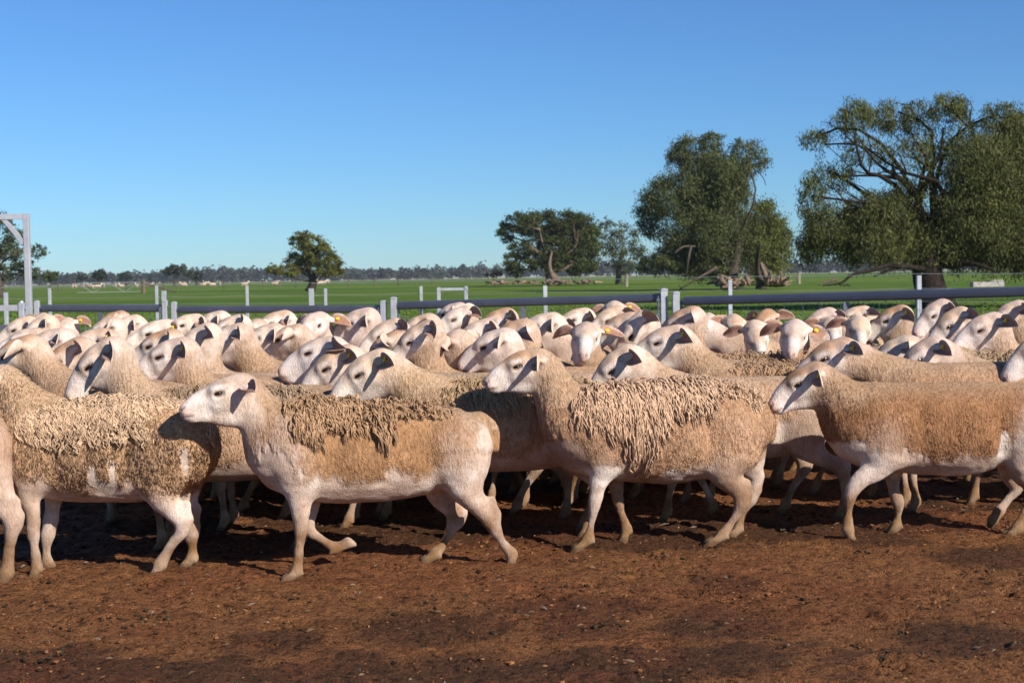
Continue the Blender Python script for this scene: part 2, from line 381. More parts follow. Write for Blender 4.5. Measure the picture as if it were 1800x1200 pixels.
def build_grass():
    rng = np.random.default_rng(8)
    n = 60000
    y = 13.2 + 42 * rng.uniform(0, 1, n) ** 1.6
    x = rng.uniform(-0.42, 0.42, n) * y
    keep = (y > 18.6 - 0.5 * (x + 5.0)) | (y > 18)
    cl = vnoise(np.stack([x, y, 0 * x], 1), 0.9, 3)
    keep &= (rng.uniform(0, 1, n) < 0.25 + cl)
    x, y, cl = x[keep], y[keep], cl[keep]; n = len(x)
    h = rng.uniform(0.03, 0.10, n) * (0.6 + cl); w = rng.uniform(0.006, 0.014, n) * (1 + y / 40); an = rng.uniform(0, 6.28, n)
    d = np.stack([np.cos(an) * w, np.sin(an) * w, 0 * w], 1); c = np.stack([x, y, np.full(n, -0.03)], 1)
    lean = np.stack([rng.normal(0, .5, n) * h, rng.normal(0, .5, n) * h, h], 1)
    V = np.stack([c - d, c + d, c + lean * 0.6 + d * .7, c + lean], 1).reshape(-1, 3)
    b0 = np.arange(n)[:, None] * 4
    T = np.concatenate([b0 + np.array([[0, 1, 2]]), b0 + np.array([[0, 2, 3]])])
    C = np.repeat(np.array([0.095, 0.175, 0.012]) * rng.uniform(.55, 1.35, (n, 1)) * np.stack([rng.uniform(.8, 1.4, n), np.ones(n), np.ones(n)], 1), 4, 0)
    o = link('grass_tuft', new_mesh('grass_tuft', V, T, [MAT_LEAF], C, smooth=False)); tag(o, 'short lush green grass beyond the yard rails', 'grass', kind='stuff')
build_grass()
# ------------------------------------------------------------------ sheep: one continuous surface grown from tapered limbs
def nrm(v): v = np.asarray(v, float); return v / (np.linalg.norm(v, axis=-1, keepdims=True) + 1e-12)
def densify(pts, r, n=4):
    pts = np.asarray(pts, float); r = np.asarray(r, float)
    if len(pts) < 3: return pts, r
    A = np.hstack([pts, r[:, None]]); out = []
    for i in range(len(A) - 1):
        p0 = A[max(i - 1, 0)]; p1 = A[i]; p2 = A[i + 1]; p3 = A[min(i + 2, len(A) - 1)]
        for k in range(n):
            t = k / n
            out.append(0.5 * ((2 * p1) + (-p0 + p2) * t + (2 * p0 - 5 * p1 + 4 * p2 - p3) * t * t + (-p0 + 3 * p1 - 3 * p2 + p3) * t ** 3))
    out.append(A[-1]); out = np.array(out); return out[:, :3], np.abs(out[:, 3])
class Chain:
    def __init__(s, pts, r, u=(0, 1, 0), lat=1.0, k=0.03, grp='torso', sub=False, n=4):
        s.p, s.r = densify(pts, r, n); s.u = nrm(u); s.lat = lat; s.k = k; s.grp = grp; s.sub = sub
        s.lo = (s.p - s.r[:, None] * max(1, lat)).min(0) - k - 0.03; s.hi = (s.p + s.r[:, None] * max(1, lat)).max(0) + k + 0.03
    def sdf(s, P):
        f = 1.0 / s.lat - 1.0
        best = None; n = len(s.p)
        Pu = (P @ s.u)[:, None] * s.u * f + P
        for i in range(max(1, n - 1)):
            a = s.p[i]; b = s.p[min(i + 1, n - 1)]
            aa = a + s.u * (a @ s.u) * f; bb = b + s.u * (b @ s.u) * f; ab = bb - aa; L = ab @ ab
            q = Pu - aa
            t = np.clip((q @ ab) / L, 0, 1) if L > 1e-12 else np.zeros(len(P))
            d = np.sqrt(((q - t[:, None] * ab) ** 2).sum(1)) - (s.r[i] + (s.r[min(i + 1, n - 1)] - s.r[i]) * t)
            best = d if best is None else np.minimum(best, d)
        return best * min(1.0, (s.lat + 1) / 2)

def axis_grid(lo, hi, coarse, zones):
    xs = [lo]
    while xs[-1] < hi:
        st = coarse
        for a, b, f in zones:
            if a <= xs[-1] <= b: st = min(st, f)
        xs.append(xs[-1] + st)
    return np.array(xs)
def surface(chains, coarse, zones):
    lo = np.min([c.lo for c in chains], 0); hi = np.max([c.hi for c in chains], 0)
    ax = [axis_grid(lo[i], hi[i], coarse, [(z[0][i], z[1][i], z[2]) for z in zones]) for i in range(3)]
    F = np.full([len(a) for a in ax], 0.2)
    for c in chains:
        sl = []
        for i in range(3):
            a = np.searchsorted(ax[i], c.lo[i]); b = np.searchsorted(ax[i], c.hi[i], 'right'); sl.append(slice(max(0, a - 1), min(len(ax[i]), b + 1)))
        X, Y, Z = np.meshgrid(ax[0][sl[0]], ax[1][sl[1]], ax[2][sl[2]], indexing='ij')
        d = c.sdf(np.stack([X.ravel(), Y.ravel(), Z.ravel()], 1)).reshape(X.shape)
        cur = F[tuple(sl)]
        if c.sub:
            h = np.maximum(c.k - np.abs(cur + d), 0) / c.k; F[tuple(sl)] = np.maximum(cur, -d) + h * h * c.k / 4
        else:
            h = np.maximum(c.k - np.abs(cur - d), 0) / c.k; F[tuple(sl)] = np.minimum(cur, d) - h * h * c.k / 4
    # surface nets on a tensor grid
    S = F < 0
    nx, ny, nz = F.shape
    cs = np.zeros((nx - 1, ny - 1, nz - 1), np.int8)
    for a in (0, 1):
        for b in (0, 1):
            for c in (0, 1): cs += S[a:nx - 1 + a, b:ny - 1 + b, c:nz - 1 + c]
    act = (cs > 0) & (cs < 8)
    I = np.argwhere(act); idx = -np.ones(act.shape, np.int64); idx[act] = np.arange(len(I))
    acc = np.zeros((len(I), 3)); cnt = np.zeros(len(I))
    corners = [(a, b, c) for a in (0, 1) for b in (0, 1) for c in (0, 1)]
    for c0 in corners:
        for d in range(3):
            if c0[d] == 1: continue
            c1 = list(c0); c1[d] = 1
            i0 = I + np.array(c0); i1 = I + np.array(c1)
            f0 = F[i0[:, 0], i0[:, 1], i0[:, 2]]; f1 = F[i1[:, 0], i1[:, 1], i1[:, 2]]
            m = (f0 < 0) != (f1 < 0)
            t = np.where(m, f0 / np.where(m, f0 - f1, 1), 0)
            p0 = np.stack([ax[q][i0[:, q]] for q in range(3)], 1); p1 = np.stack([ax[q][i1[:, q]] for q in range(3)], 1)
            acc += np.where(m[:, None], p0 + (p1 - p0) * t[:, None], 0); cnt += m
    V = acc / cnt[:, None]
    Q = []
    for d in range(3):
        e1, e2 = (d + 1) % 3, (d + 2) % 3
        sa = [slice(None)] * 3; sb = [slice(None)] * 3; sa[d] = slice(0, -1); sb[d] = slice(1, None)
        A = S[tuple(sa)]; B = S[tuple(sb)]
        E = np.argwhere(A != B)
        E = E[(E[:, e1] > 0) & (E[:, e2] > 0) & (E[:, e1] < F.shape[e1] - 1) & (E[:, e2] < F.shape[e2] - 1)]
        fl = A[E[:, 0], E[:, 1], E[:, 2]]
        def cell(o1, o2):
            q = E.copy(); q[:, e1] -= o1; q[:, e2] -= o2; return idx[q[:, 0], q[:, 1], q[:, 2]]
        q = np.stack([cell(1, 1), cell(0, 1), cell(0, 0), cell(1, 0)], 1)
        q[~fl] = q[~fl][:, ::-1]
        Q.append(q)
    return V, np.vstack(Q)
def vnormals(V, Q):
    a = V[Q[:, 2]] - V[Q[:, 0]]; b = V[Q[:, 3]] - V[Q[:, 1]]; n = np.cross(a, b)
    N = np.zeros_like(V)
    for k in range(Q.shape[1]): np.add.at(N, Q[:, k], n)
    return nrm(N), np.linalg.norm(n, axis=1) / 2

def head_chains(C, hf, hu, s=1.0):
    hl = np.cross(hu, hf)
    def L(x, y, z): return C + s * (hf * x + hl * y + hu * z)
    def ch(pts, r, lat=1.0, k=0.02, sub=False, n=4): return Chain([L(*p) for p in pts], np.array(r) * s, hl, lat, k * s, 'head', sub, n)
    out = [ch([(-.02, 0, -.006), (.03, 0, .0), (.06, 0, -.002)], [.058, .059, .055], .95, .03),
           ch([(.05, 0, -.004), (.10, 0, -.006), (.15, 0, -.017), (.194, 0, -.034)], [.054, .048, .040, .030], .82, .02),
           ch([(-.035, 0, -.058), (.035, 0, -.080), (.11, 0, -.067), (.182, 0, -.059)], [.062, .050, .034, .021], .74, .03)]
    for q in (1, -1):
        out += [ch([(.035, .030 * q, -.030), (.085, .024 * q, -.038)], [.030, .022], 1, .03, n=1),     # cheek
                ch([(.040, .037 * q, .024), (.088, .034 * q, .018)], [.019, .015], 1, .020, n=1),      # brow
                ch([(.055, .046 * q, -.010), (.085, .036 * q, -.014)], [.012, .010], 1, .02, n=1),      # below the eye
                ch([(-.02, .046 * q, .004), (-.032, .070 * q, .002)], [.024, .014], 1, .025, n=1),      # ear root
                ch([(.064, .058 * q, .002), (.086, .055 * q, .000)], [.010, .010], 1, .010, True, 1),    # eye socket
                ch([(.200, .011 * q, -.030), (.205, .012 * q, -.036)], [.016, .014], 1, .012, n=1),     # nostril wing
                ch([(.208, .024 * q, -.022), (.224, .010 * q, -.038)], [.0055, .0045], 1, .005, True, 1),
                ch([(.160, .034 * q, -.060), (.235, .008 * q, -.059)], [.0045, .005], 1, .006, True, 1)]  # mouth line
    out.append(ch([(.190, 0, -.050), (.199, 0, -.048)], [.021, .017], 1.0, .015, n=1))
    out.append(ch([(.176, 0, -.070), (.184, 0, -.068)], [.014, .012], 1.15, .012, n=1))
    return out

def ear_geo(C, hf, hu, s, side, droop=0.0, back=0.30, length=0.122, fold=0.0, wup=.40):
    """leaf shaped cupped ear with thickness: V, Q, inner mask"""
    hl = np.cross(hu, hf) * side
    e = nrm(hl - hf * back - hu * (0.10 + droop)); wv = hu * wup - hf * 0.70; w = nrm(wv - e * np.dot(wv, e)); n = np.cross(e, w)
    if np.dot(n, hf) < 0: n = -n
    root = C + s * (hf * -.026 + hl * .060 + hu * .002)
    nu, nv = 10, 7; V = []
    for layer in (0, 1):
        for i in range(nu):
            t = i / (nu - 1); wd = 0.035 * (math.sin(math.pi * min(1, 0.14 + 0.86 * t ** 0.85)) ** 0.75 + 0.02)
            for j in range(nv):
                v = j / (nv - 1) * 2 - 1
                cup = (v * v) * wd * 0.75 * (1 - 0.35 * t)
                p = root + s * (e * length * t + w * wd * v * (1 if v > 0 else 0.9) + n * (cup - 0.012 * t * t - (0.005 if layer else 0.0) * (1 - abs(v) ** 4 * .9)) - hu * fold * t * t * .03)
                V.append(p)
    Q = []
    for layer in (0, 1):
        o = layer * nu * nv
        for i in range(nu - 1):
            for j in range(nv - 1):
                q = [o + i * nv + j, o + (i + 1) * nv + j, o + (i + 1) * nv + j + 1, o + i * nv + j + 1]
                Q.append(q if (layer == 0) else q[::-1])
    m = nu * nv
    ring = [(i, 0) for i in range(nu)] + [(nu - 1, j) for j in range(1, nv)] + [(i, nv - 1) for i in range(nu - 2, -1, -1)] + [(0, j) for j in range(nv - 2, 0, -1)]
    for a in range(len(ring)):
        i0 = ring[a][0] * nv + ring[a][1]; b = ring[(a + 1) % len(ring)]; i1 = b[0] * nv + b[1]
        Q.append([i0, m + i0, m + i1, i1])
    inner = np.concatenate([np.ones(m), np.zeros(m)])
    tagp = root + s * (e * length * 0.30 + w * 0.010 + n * 0.004)
    vv = np.abs(np.tile(np.linspace(-1, 1, nv), nu)); tt = np.repeat(np.linspace(0, 1, nu), nv); inner[:m] = 1 - .75 * sstep(.6, 1, vv) - .3 * sstep(.75, 1, tt)
    return np.array(V), np.array(Q), np.clip(inner, 0, 1), tagp, (e, w, n)

def leg_chains(pts, r, grp, toe_dir, planted=True, k=0.036, lat=0.82):
    """pts from the body down to the hoof; the last one is the sole centre"""
    pts = [np.asarray(p, float) for p in pts]; r = list(r)
    r[-3] *= .80; r[-4] *= 1.08
    if len(r) > 5: r[-5] *= .92
    r[1] *= .93; r[-2] *= 1.02
    c = []
    if grp == 'hleg' and len(pts) >= 7:
        hk = pts[-4]; c.append(Chain([hk + np.array([-.004, 0, .0]), hk + np.array([-.024, 0, .030])], [.019, .0115], (0, 1, 0), .8, .018, grp, n=1))
        c.append(Chain([hk + np.array([-.022, 0, .030]), pts[-5] * .35 + hk * .65 + np.array([-.034, 0, .06])], [.010, .014], (0, 1, 0), .7, .025, grp, n=1))
    c += [Chain(pts[:-1], r[:-1], (0, 1, 0), lat, k, grp)]
    fet = pts[-2]; toe = pts[-1]; td = nrm(toe_dir)
    for q in (1, -1):
        o = np.array([0, 0.0125 * q, 0])
        c.append(Chain([fet + o * .5, (fet + toe) / 2 + o * .9 + np.array([0, 0, .004]), toe + o + np.array([0, 0, .012])], [r[-2] * .82, .0165, .0185], (0, 1, 0), .8, .012, 'hoof', n=2))
        c.append(Chain([toe + o + np.array([0, 0, .010]), toe + o + td * .024 + np.array([0, 0, .001])], [.0175, .0095], (0, 1, 0), .8, .008, 'hoof', n=1))
        c.append(Chain([fet + o * 1.1 - td * .018 + np.array([0, 0, -.010]), fet + o * 1.1 - td * .024 + np.array([0, 0, -.018])], [.007, .005], (0, 1, 0), 1, .006, 'hoof', n=1))
    return c

def grow(spec, coarse, fine):
    """spec -> dict(V,Q,masks...) in the sheep's own frame (x to the head, y to its left, z up)"""
    ch = []
    tp = np.array(spec['torso'], float)               # x, top, bottom
    cen = np.stack([tp[:, 0], 0 * tp[:, 0], (tp[:, 1] + tp[:, 2]) / 2], 1); r = (tp[:, 1] - tp[:, 2]) / 2
    torso = Chain(cen, r, (0, 1, 0), spec.get('width', .84), .05, 'torso'); ch.append(torso)
    C, hf, hu, s = spec['head']; hf = nrm(hf); hu = nrm(hu - hf * np.dot(hu, hf))
    neck = Chain(spec['neck'][0], spec['neck'][1], (0, 1, 0), .78, .07, 'neck'); ch.append(neck)
    ch += head_chains(C, hf, hu, s)
    for q in (1, -1):   # shoulder and thigh muscle
        sx, sz = spec['shoulder']; tx, tz = spec['thigh']
        ch.append(Chain([(sx + .02, .085 * q, sz + .07), (sx, .105 * q, sz - .06)], [.070, .055], (0, 1, 0), .6, .045, 'torso', n=1))
        ch.append(Chain([(tx + .03, .085 * q, tz + .05), (tx - .01, .095 * q, tz - .08)], [.090, .072], (0, 1, 0), .6, .05, 'torso', n=1))
        hw = r.max() * spec.get('width', .84)
        ch.append(Chain([(sx - .115, (hw + .028) * q, sz + .10), (sx - .10, (hw + .024) * q, sz - .07)], [.034, .030], (0, 1, 0), 1, .05, 'torso', True, n=1))
        ch.append(Chain([(tx + .155, (hw + .022) * q, tz + .07), (tx + .13, (hw + .012) * q, tz - .10)], [.034, .032], (0, 1, 0), 1, .05, 'torso', True, n=1))
    if 'tail' in spec: ch.append(Chain(spec['tail'][0], spec['tail'][1], (0, 1, 0), .9, .03, 'torso'))
    for L in spec['legs']: ch += leg_chains(*L)
    zl = [(C - hf * .10 * s - np.array([.02, 0.02, .06]), C + hf * .23 * s + np.array([.02, .0, .06]))]
    lo = np.minimum(zl[0][0], zl[0][1]) - np.array([0, .09, .03]) * s; hi = np.maximum(zl[0][0], zl[0][1]) + np.array([0, .09, .03]) * s
    zones = [(lo, hi, fine)]
    V, Q = surface(ch, coarse, zones)
    D = {}
    for c in ch:
        if c.sub: continue
        d = np.full(len(V), 0.3)
        m = np.all((V > c.lo - .1) & (V < c.hi + .1), 1)
        if m.any(): d[m] = c.sdf(V[m])
        g = c.grp; D[g] = np.minimum(D[g], d) if g in D else d
    W = {g: np.exp(-np.clip(d, -.03, .3) / .014) for g, d in D.items()}; tot = sum(W.values()); W = {g: w / tot for g, w in W.items()}
    N, A = vnormals(V, Q)
    zt = np.interp(V[:, 0], tp[::-1, 0] if tp[0, 0] > tp[-1, 0] else tp[:, 0], tp[::-1, 1] if tp[0, 0] > tp[-1, 0] else tp[:, 1])
    zb = np.interp(V[:, 0], tp[::-1, 0] if tp[0, 0] > tp[-1, 0] else tp[:, 0], tp[::-1, 2] if tp[0, 0] > tp[-1, 0] else tp[:, 2])
    return dict(V=V, Q=Q, N=N, W=W, zt=zt, zb=zb, C=C, hf=hf, hu=hu, s=s, torso=torso, neck=neck, spec=spec, fine=coarse)

def fleece_mask(G, low=0.24, neck=0.6, wob=0.05, seed=1, thigh=0.5, sidek=1.2, tz=.42):
    V, W = G['V'], G['W']; tx = G['spec']['thigh'][0]; rear = 1 - sstep(tx + .08, tx + .2, V[:, 0]); zb = G['zb'] * (1 - rear) + (tz - .04) * rear; rel = (V[:, 2] - zb) / np.maximum(G['zt'] - zb, .05)
    n = fbm(V, (9, 9, 4), seed) - 0.5 + .5 * (fbm(V, (40, 40, 10), seed + 5) - .5)
    m = W['torso'] * sstep(low - .07, low + .07, rel + n * wob * 9)
    a = G['neck'].p[0]; b = G['C']; t = ((V - a) @ (b - a)) / ((b - a) @ (b - a))
    # tan on the back of the neck, white on the throat
    side = (V[:, 2] - a[2]) - (V[:, 0] - a[0]) * (b[2] - a[2]) / (b[0] - a[0] + 1e-6)
    mn = W['neck'] * (1 - sstep(neck - .12, neck + .12, t + n * .3 - side * sidek))
    mt = W.get('hleg', 0) * sstep(tz - .03, tz + .09, V[:, 2] + n * .12) * thigh
    mf = W.get('fleg', 0) * sstep(.36, .46, V[:, 2] + n * .12) * thigh
    return np.clip(m + mn + mt + mf, 0, 1)
WHITE = np.array([0.74, 0.64, 0.56]); TAN = np.array([0.44, 0.255, 0.142]); PALE = np.array([0.56, 0.41, 0.29])
STAIN = np.array([0.20, 0.105, 0.042]); PINK = np.array([0.58, 0.36, 0.30])
CREAM = np.array([0.54, 0.395, 0.305])
def coat(G, fm, tan=TAN, face=WHITE, seed=1, grime=0.5, headtan=0.15, teark=.45, cream=CREAM, patches=()):
    cream = np.asarray(cream)
    V, W, N = G['V'], G['W'], G['N']
    n1 = fbm(V, 7, seed + 3); n2 = fbm(V, 22, seed + 9)
    n4 = fbm(V, (30, 30, 12), seed + 21)
    col = cream * (0.72 + 0.45 * n1[:, None] + .18 * n4[:, None])
    col = col * (1 - (sstep(.5, .62, n1) * .55)[:, None]) + WHITE * (sstep(.5, .62, n1) * .55)[:, None]
    hd = W['head'][:, None]; col = col * (1 - hd) + face * (0.74 + .32 * n2[:, None] + .2 * fbm(V, 60, seed + 2)[:, None] * 1.0) * hd
    lo = V - G['C']; hx = lo @ G['hf'] / G['s']; hz = lo @ G['hu'] / G['s']; hy = lo @ np.cross(G['hu'], G['hf']) / G['s']
    def put(c, w, k): return c * (1 - (w * k)[:, None]) + np.asarray(tan if k is None else 0) * 0 + 0
    def blend(c, t, w): w = np.clip(w, 0, 1)[:, None]; return c * (1 - w) + np.asarray(t) * w
    # brownish crown and bridge, pink nose and lips, dark lids, nostrils and mouth line
    col = blend(col, tan * 1.05, W['head'] * sstep(-.005, .042, hz) * (1 - sstep(.09, .19, hx)) * (headtan * 1.1 + .4 * n1))
    col = blend(col, tan * 1.1, W['head'] * sstep(.50, .66, fbm(V, 10, seed + 33)) * .45 * (1 - sstep(.1, .16, hx)))
    col = blend(col, tan, W['neck'] * sstep(.40, .6, n1) * .45)
    col = blend(col, PINK, W['head'] * sstep(.175, .205, hx) * .55)
    col = blend(col, (.10, .055, .04), W['head'] * np.exp(-(((hx - .217) / .010) ** 2 + ((np.abs(hy) - .014) / .006) ** 2 + ((hz + .031) / .010) ** 2)) * .95)
    col = blend(col, (.20, .11, .08), W['head'] * np.exp(-(((hz + .059) / .0045) ** 2)) * sstep(.165, .185, hx) * .8)
    de = np.sqrt((hx - .075) ** 2 * .45 + (hz - .003) ** 2 + (np.abs(hy) - .045) ** 2 * .6)
    col = blend(col, (.22, .13, .09), W['head'] * (1 - sstep(.011, .0165, de)) * .92)
    tear = np.exp(-(((hx - .112) / .016) ** 2 + ((hz - .008) / .022) ** 2)) * W['head'] * sstep(.015, .03, np.abs(hy))
    col = blend(col, (.17, .125, .105), tear * teark)
    lid = np.exp(-(((hx - .070) / .030) ** 2 + ((hz - .028) / .010) ** 2)) * W['head'] * sstep(.02, .032, np.abs(hy)); col = blend(col, (.80, .74, .68), lid * .7)
    # wool
    wool = np.asarray(tan) * (0.78 + 0.42 * n1[:, None]) * (0.9 + .2 * n2[:, None])
    top = sstep(.75, 1.05, (V[:, 2] - G['zb']) / np.maximum(G['zt'] - G['zb'], .05))
    wool = wool * (1 - top[:, None] * .45) + np.array([.46, .34, .225]) * top[:, None] * .45
    col = blend(col, wool, fm) if False else col * (1 - fm[:, None]) + wool * fm[:, None]
    # stained shins and hooves
    leg = W.get('fleg', 0) + W.get('hleg', 0) + W.get('hoof', 0)
    st = leg * (1 - sstep(.08, .38, V[:, 2] + (n1 - .5) * .35)) * np.clip(grime - .25 + 1.1 * n2, 0, 1)
    col = blend(col, STAIN, st)
    col = blend(col, (.25, .15, .065), W.get('hoof', 0) * (1 - sstep(.06, .13, V[:, 2])) * (.45 + .7 * n2))
    col = blend(col, (.085, .05, .028), W.get('hoof', 0) * (1 - sstep(.026, .042, V[:, 2] + .02 * (n4 - .5))) * .8)
    col = blend(col, (.16, .08, .035), leg * (1 - sstep(.004, .03, V[:, 2])) * .6)
    for (x, z, rx, rz, c, k) in patches:
        q = ((V[:, 0] - x) / rx) ** 2 + ((V[:, 2] - z) / rz) ** 2 + (n2 - .5) * 1.6
        col = blend(col, c, (1 - sstep(.6, 1.2, q)) * k)
    return np.hstack([np.clip(col, 0.01, .9), fm[:, None]])

def make_tufts(G, fm, n, length, width, rng, lift=.45, wool=TAN):
    V, Q, N = G['V'], G['Q'], G['N']
    a = V[Q[:, 2]] - V[Q[:, 0]]; b = V[Q[:, 3]] - V[Q[:, 1]]; A = np.linalg.norm(np.cross(a, b), axis=1)
    fq = fm[Q].mean(1); w = A * (fq > .25) * fq ** 1.5; w = w / w.sum()
    f = rng.choice(len(Q), n, p=w); u = rng.uniform(0, 1, (n, 2))
    p = (V[Q[f, 0]] * (1 - u[:, :1]) + V[Q[f, 1]] * u[:, :1]) * (1 - u[:, 1:]) + (V[Q[f, 3]] * (1 - u[:, :1]) + V[Q[f, 2]] * u[:, :1]) * u[:, 1:]
    nn = N[Q[f, 0]]
    g = np.array([-.35, 0, -1.0]); tdn = nrm(g - nn * (nn @ g)[:, None])
    d = nrm(tdn + nn * lift + rng.normal(0, .25, (n, 3))); L = length * rng.uniform(.6, 1.4, n)
    cv = vnoise(p, (30, 30, 12), 5); L = L * (0.5 + cv) * (.35 + .65 * sstep(.4, .95, fq[f]))
    sd = nrm(np.cross(nn, d)); W = width * rng.uniform(.7, 1.3, n)
    p = p - nn * .003
    Vt = np.stack([p + sd * W[:, None], p - sd * W[:, None], p + nn * W[:, None] * 1.5, p + d * L[:, None]], 1).reshape(-1, 3)
    b0 = np.arange(n)[:, None] * 4
    T = np.concatenate([b0 + np.array([[0, 2, 3]]), b0 + np.array([[2, 1, 3]]), b0 + np.array([[1, 0, 3]])])
    return Vt, T, f
def project(G, P, target):
    e = 1e-3; c = G['torso']
    for _ in range(2):
        d = c.sdf(P); g = np.stack([c.sdf(P + np.eye(3)[i] * e) - d for i in range(3)], 1) / e; g = nrm(g)
        P = P + g * (target - d)[:, None]
    return P, g
def make_locks(G, starts, lens, rad, rng, rings=6, sides=3, curl=.0035, back=.25, strands=3, puff=1.0):
    """hanging wool locks that follow the flank"""
    rad = rad * .74; m = len(starts); S_ = strands; own = np.repeat(np.arange(m), S_); n = m * S_
    starts = np.asarray(starts, float)[own] + rng.normal(0, 1, (n, 3)) * (rad[own] * 1.3)[:, None]; lens = lens[own] * rng.uniform(.75, 1.1, n); rad = rad[own] * .62 * rng.uniform(.7, 1.2, n)
    P, g = project(G, starts, np.full(n, .004))
    pts = [P - g * .006]; dr = rng.normal(0, .22, (m, 3))[own] + rng.normal(0, .06, (n, 3)); ph = rng.uniform(0, 6.28, m)[own] + rng.normal(0, .5, n)
    bk = (back * rng.uniform(-.4, 1.4, m))[own]; amp = (rng.uniform(.3, 1.6, m))[own] * puff
    for k in range(1, rings):
        dn = np.stack([-bk, np.zeros(n), -np.ones(n)], 1); t = nrm(dn - g * (dn * g).sum(1)[:, None] + dr * .5)
        # near the spine there is no down: fall to the near side
        P = P + t * (lens / (rings - 1))[:, None]
        P = P + np.stack([np.sin(ph + k * 1.7) * curl, 0 * ph, np.cos(ph * 2 + k) * curl * .4], 1)
        P, g = project(G, P, .005 + .014 * math.sin(math.pi * min(1, k / (rings - 1) * .8 + .1)) * amp)
        pts.append(P)
    pts = np.stack(pts, 1)                                  # n, rings, 3
    mean = pts.reshape(m, S_, rings, 3).mean(1)[own]; pts = mean + (pts - mean) * np.linspace(1.5, .45, rings)[None, :, None]
    T = np.gradient(pts, axis=1); T = nrm(T); A = nrm(np.cross(T, g[:, None, :])); B = np.cross(A, T)
    prof = np.interp(np.linspace(0, 1, rings), [0, .25, .7, 1], [.7, 1.05, .75, .06])
    R = rad[:, None] * prof[None]
    ang = np.arange(sides) * 2 * math.pi / sides
    V = pts[:, :, None, :] + R[:, :, None, None] * (np.cos(ang)[None, None, :, None] * A[:, :, None, :] + .8 * np.sin(ang)[None, None, :, None] * B[:, :, None, :])
    V = V.reshape(-1, 3); i = np.arange(rings - 1)[:, None] * sides; j = np.arange(sides)[None]; j2 = (j + 1) % sides
    q = np.stack([i + j, i + j2, i + sides + j2, i + sides + j], -1).reshape(-1, 4)
    Q = (q[None] + (np.arange(n) * rings * sides)[:, None, None]).reshape(-1, 4)
    return V, Q, np.repeat(own, rings * sides)

_uv = None
def eye_mesh():
    global _uv
    if _uv is None:
        b = []; F = []; n = 10; m = 6
        for i in range(m + 1):
            for j in range(n): b.append((math.sin(math.pi * i / m) * math.cos(2 * math.pi * j / n), math.cos(math.pi * i / m), math.sin(math.pi * i / m) * math.sin(2 * math.pi * j / n)))
        for i in range(m):
            for j in range(n): F.append((i * n + j, i * n + (j + 1) % n, (i + 1) * n + (j + 1) % n, (i + 1) * n + j))
        _uv = new_mesh('eye', np.array(b), np.array(F), [MAT_EYE])
    return _uv
_tg = None
def tag_mesh():
    global _tg
    if _tg is None:
        mb = MB(); mb.box((0, 0, 0.004), (.011, 0, 0), (0, .010, 0), (0, 0, .0016), bev=.35)
        mb.tube([(0, 0, -.004), (0, 0, .009)], [.0045, .0045], 8); mb.tube([(0, 0, -.007), (0, 0, -.003)], [.010, .010], 10)
        _tg = mb.mesh('ear_tag', [MAT_TAG])
    return _tg

def finish_sheep(root, G, V, Q, colr, ears, eyes, tags, extra=None, rscale=1.0):
    Vs = [V]; Qs = [Q]; Cs = [colr]; n = len(V)
    for (ev, eq, ec) in ears:
        Vs.append(ev); Qs.append(eq + n); Cs.append(ec); n += len(ev)
    body = link('body', new_mesh('sheep_body', np.vstack(Vs), np.vstack(Qs), [MAT_SHEEP], np.vstack(Cs)), root)
    for (p, fw, up) in eyes:
        e = link('eye', eye_mesh(), root); sc = .0125 * G['s']
        l = np.cross(up, fw)
        e.matrix_local = Matrix(((fw[0] * sc * 1.6, l[0] * sc * 1.0, up[0] * sc * .80, p[0]), (fw[1] * sc * 1.6, l[1] * sc * 1.0, up[1] * sc * .78, p[1]), (fw[2] * sc * 1.6, l[2] * sc * 1.0, up[2] * sc * .78, p[2]), (0, 0, 0, 1)))
    for (p, e_, w_, n_) in tags:
        t = link('ear_tag', tag_mesh(), root)
        t.matrix_local = Matrix(((e_[0], w_[0], n_[0], p[0]), (e_[1], w_[1], n_[1], p[1]), (e_[2], w_[2], n_[2], p[2]), (0, 0, 0, 1)))
    if extra is not None:
        EV, EF, EC = extra
        f = link('fleece', new_mesh('sheep_fleece', EV, EF, [MAT_FLEECE], EC, smooth=True), root); tag(f, kind='stuff')
    return body
def ear_cols(inner, tanw, rng):
    out = np.array([.68, .55, .45]) * (1 - tanw) + TAN * tanw
    c = np.array([[.40, .215, .145]]) * inner[:, None] + out[None] * (1 - inner[:, None]); return np.hstack([c, np.zeros((len(c), 1))])
def fleece_arrays(G, fm, colr, rng, n_tuft, tl, tw, lock_starts=None, lock_len=None, lock_rad=None, wool=TAN, **kw):
    Vt, T, f = make_tufts(G, fm, n_tuft, tl, tw, rng)
    ct = np.repeat(colr[G['Q'][f, 0], :3] * rng.uniform(.75, 1.2, (n_tuft, 1)), 4, 0)
    sh = np.tile(np.array([.8, .8, .85, 1.1]), n_tuft)[:, None]; ct = np.clip(ct * (0.5 + .5 * 1), 0, .9)
    if lock_starts is None: return Vt, [T], ct
    LV, LQ, li = make_locks(G, lock_starts, lock_len, lock_rad, rng, **kw)
    base = wool * rng.uniform(.8, 1.25, (len(lock_starts), 1)); cl = base[li]
    return np.vstack([Vt, LV]), [T, LQ + len(Vt)], np.vstack([ct, cl])

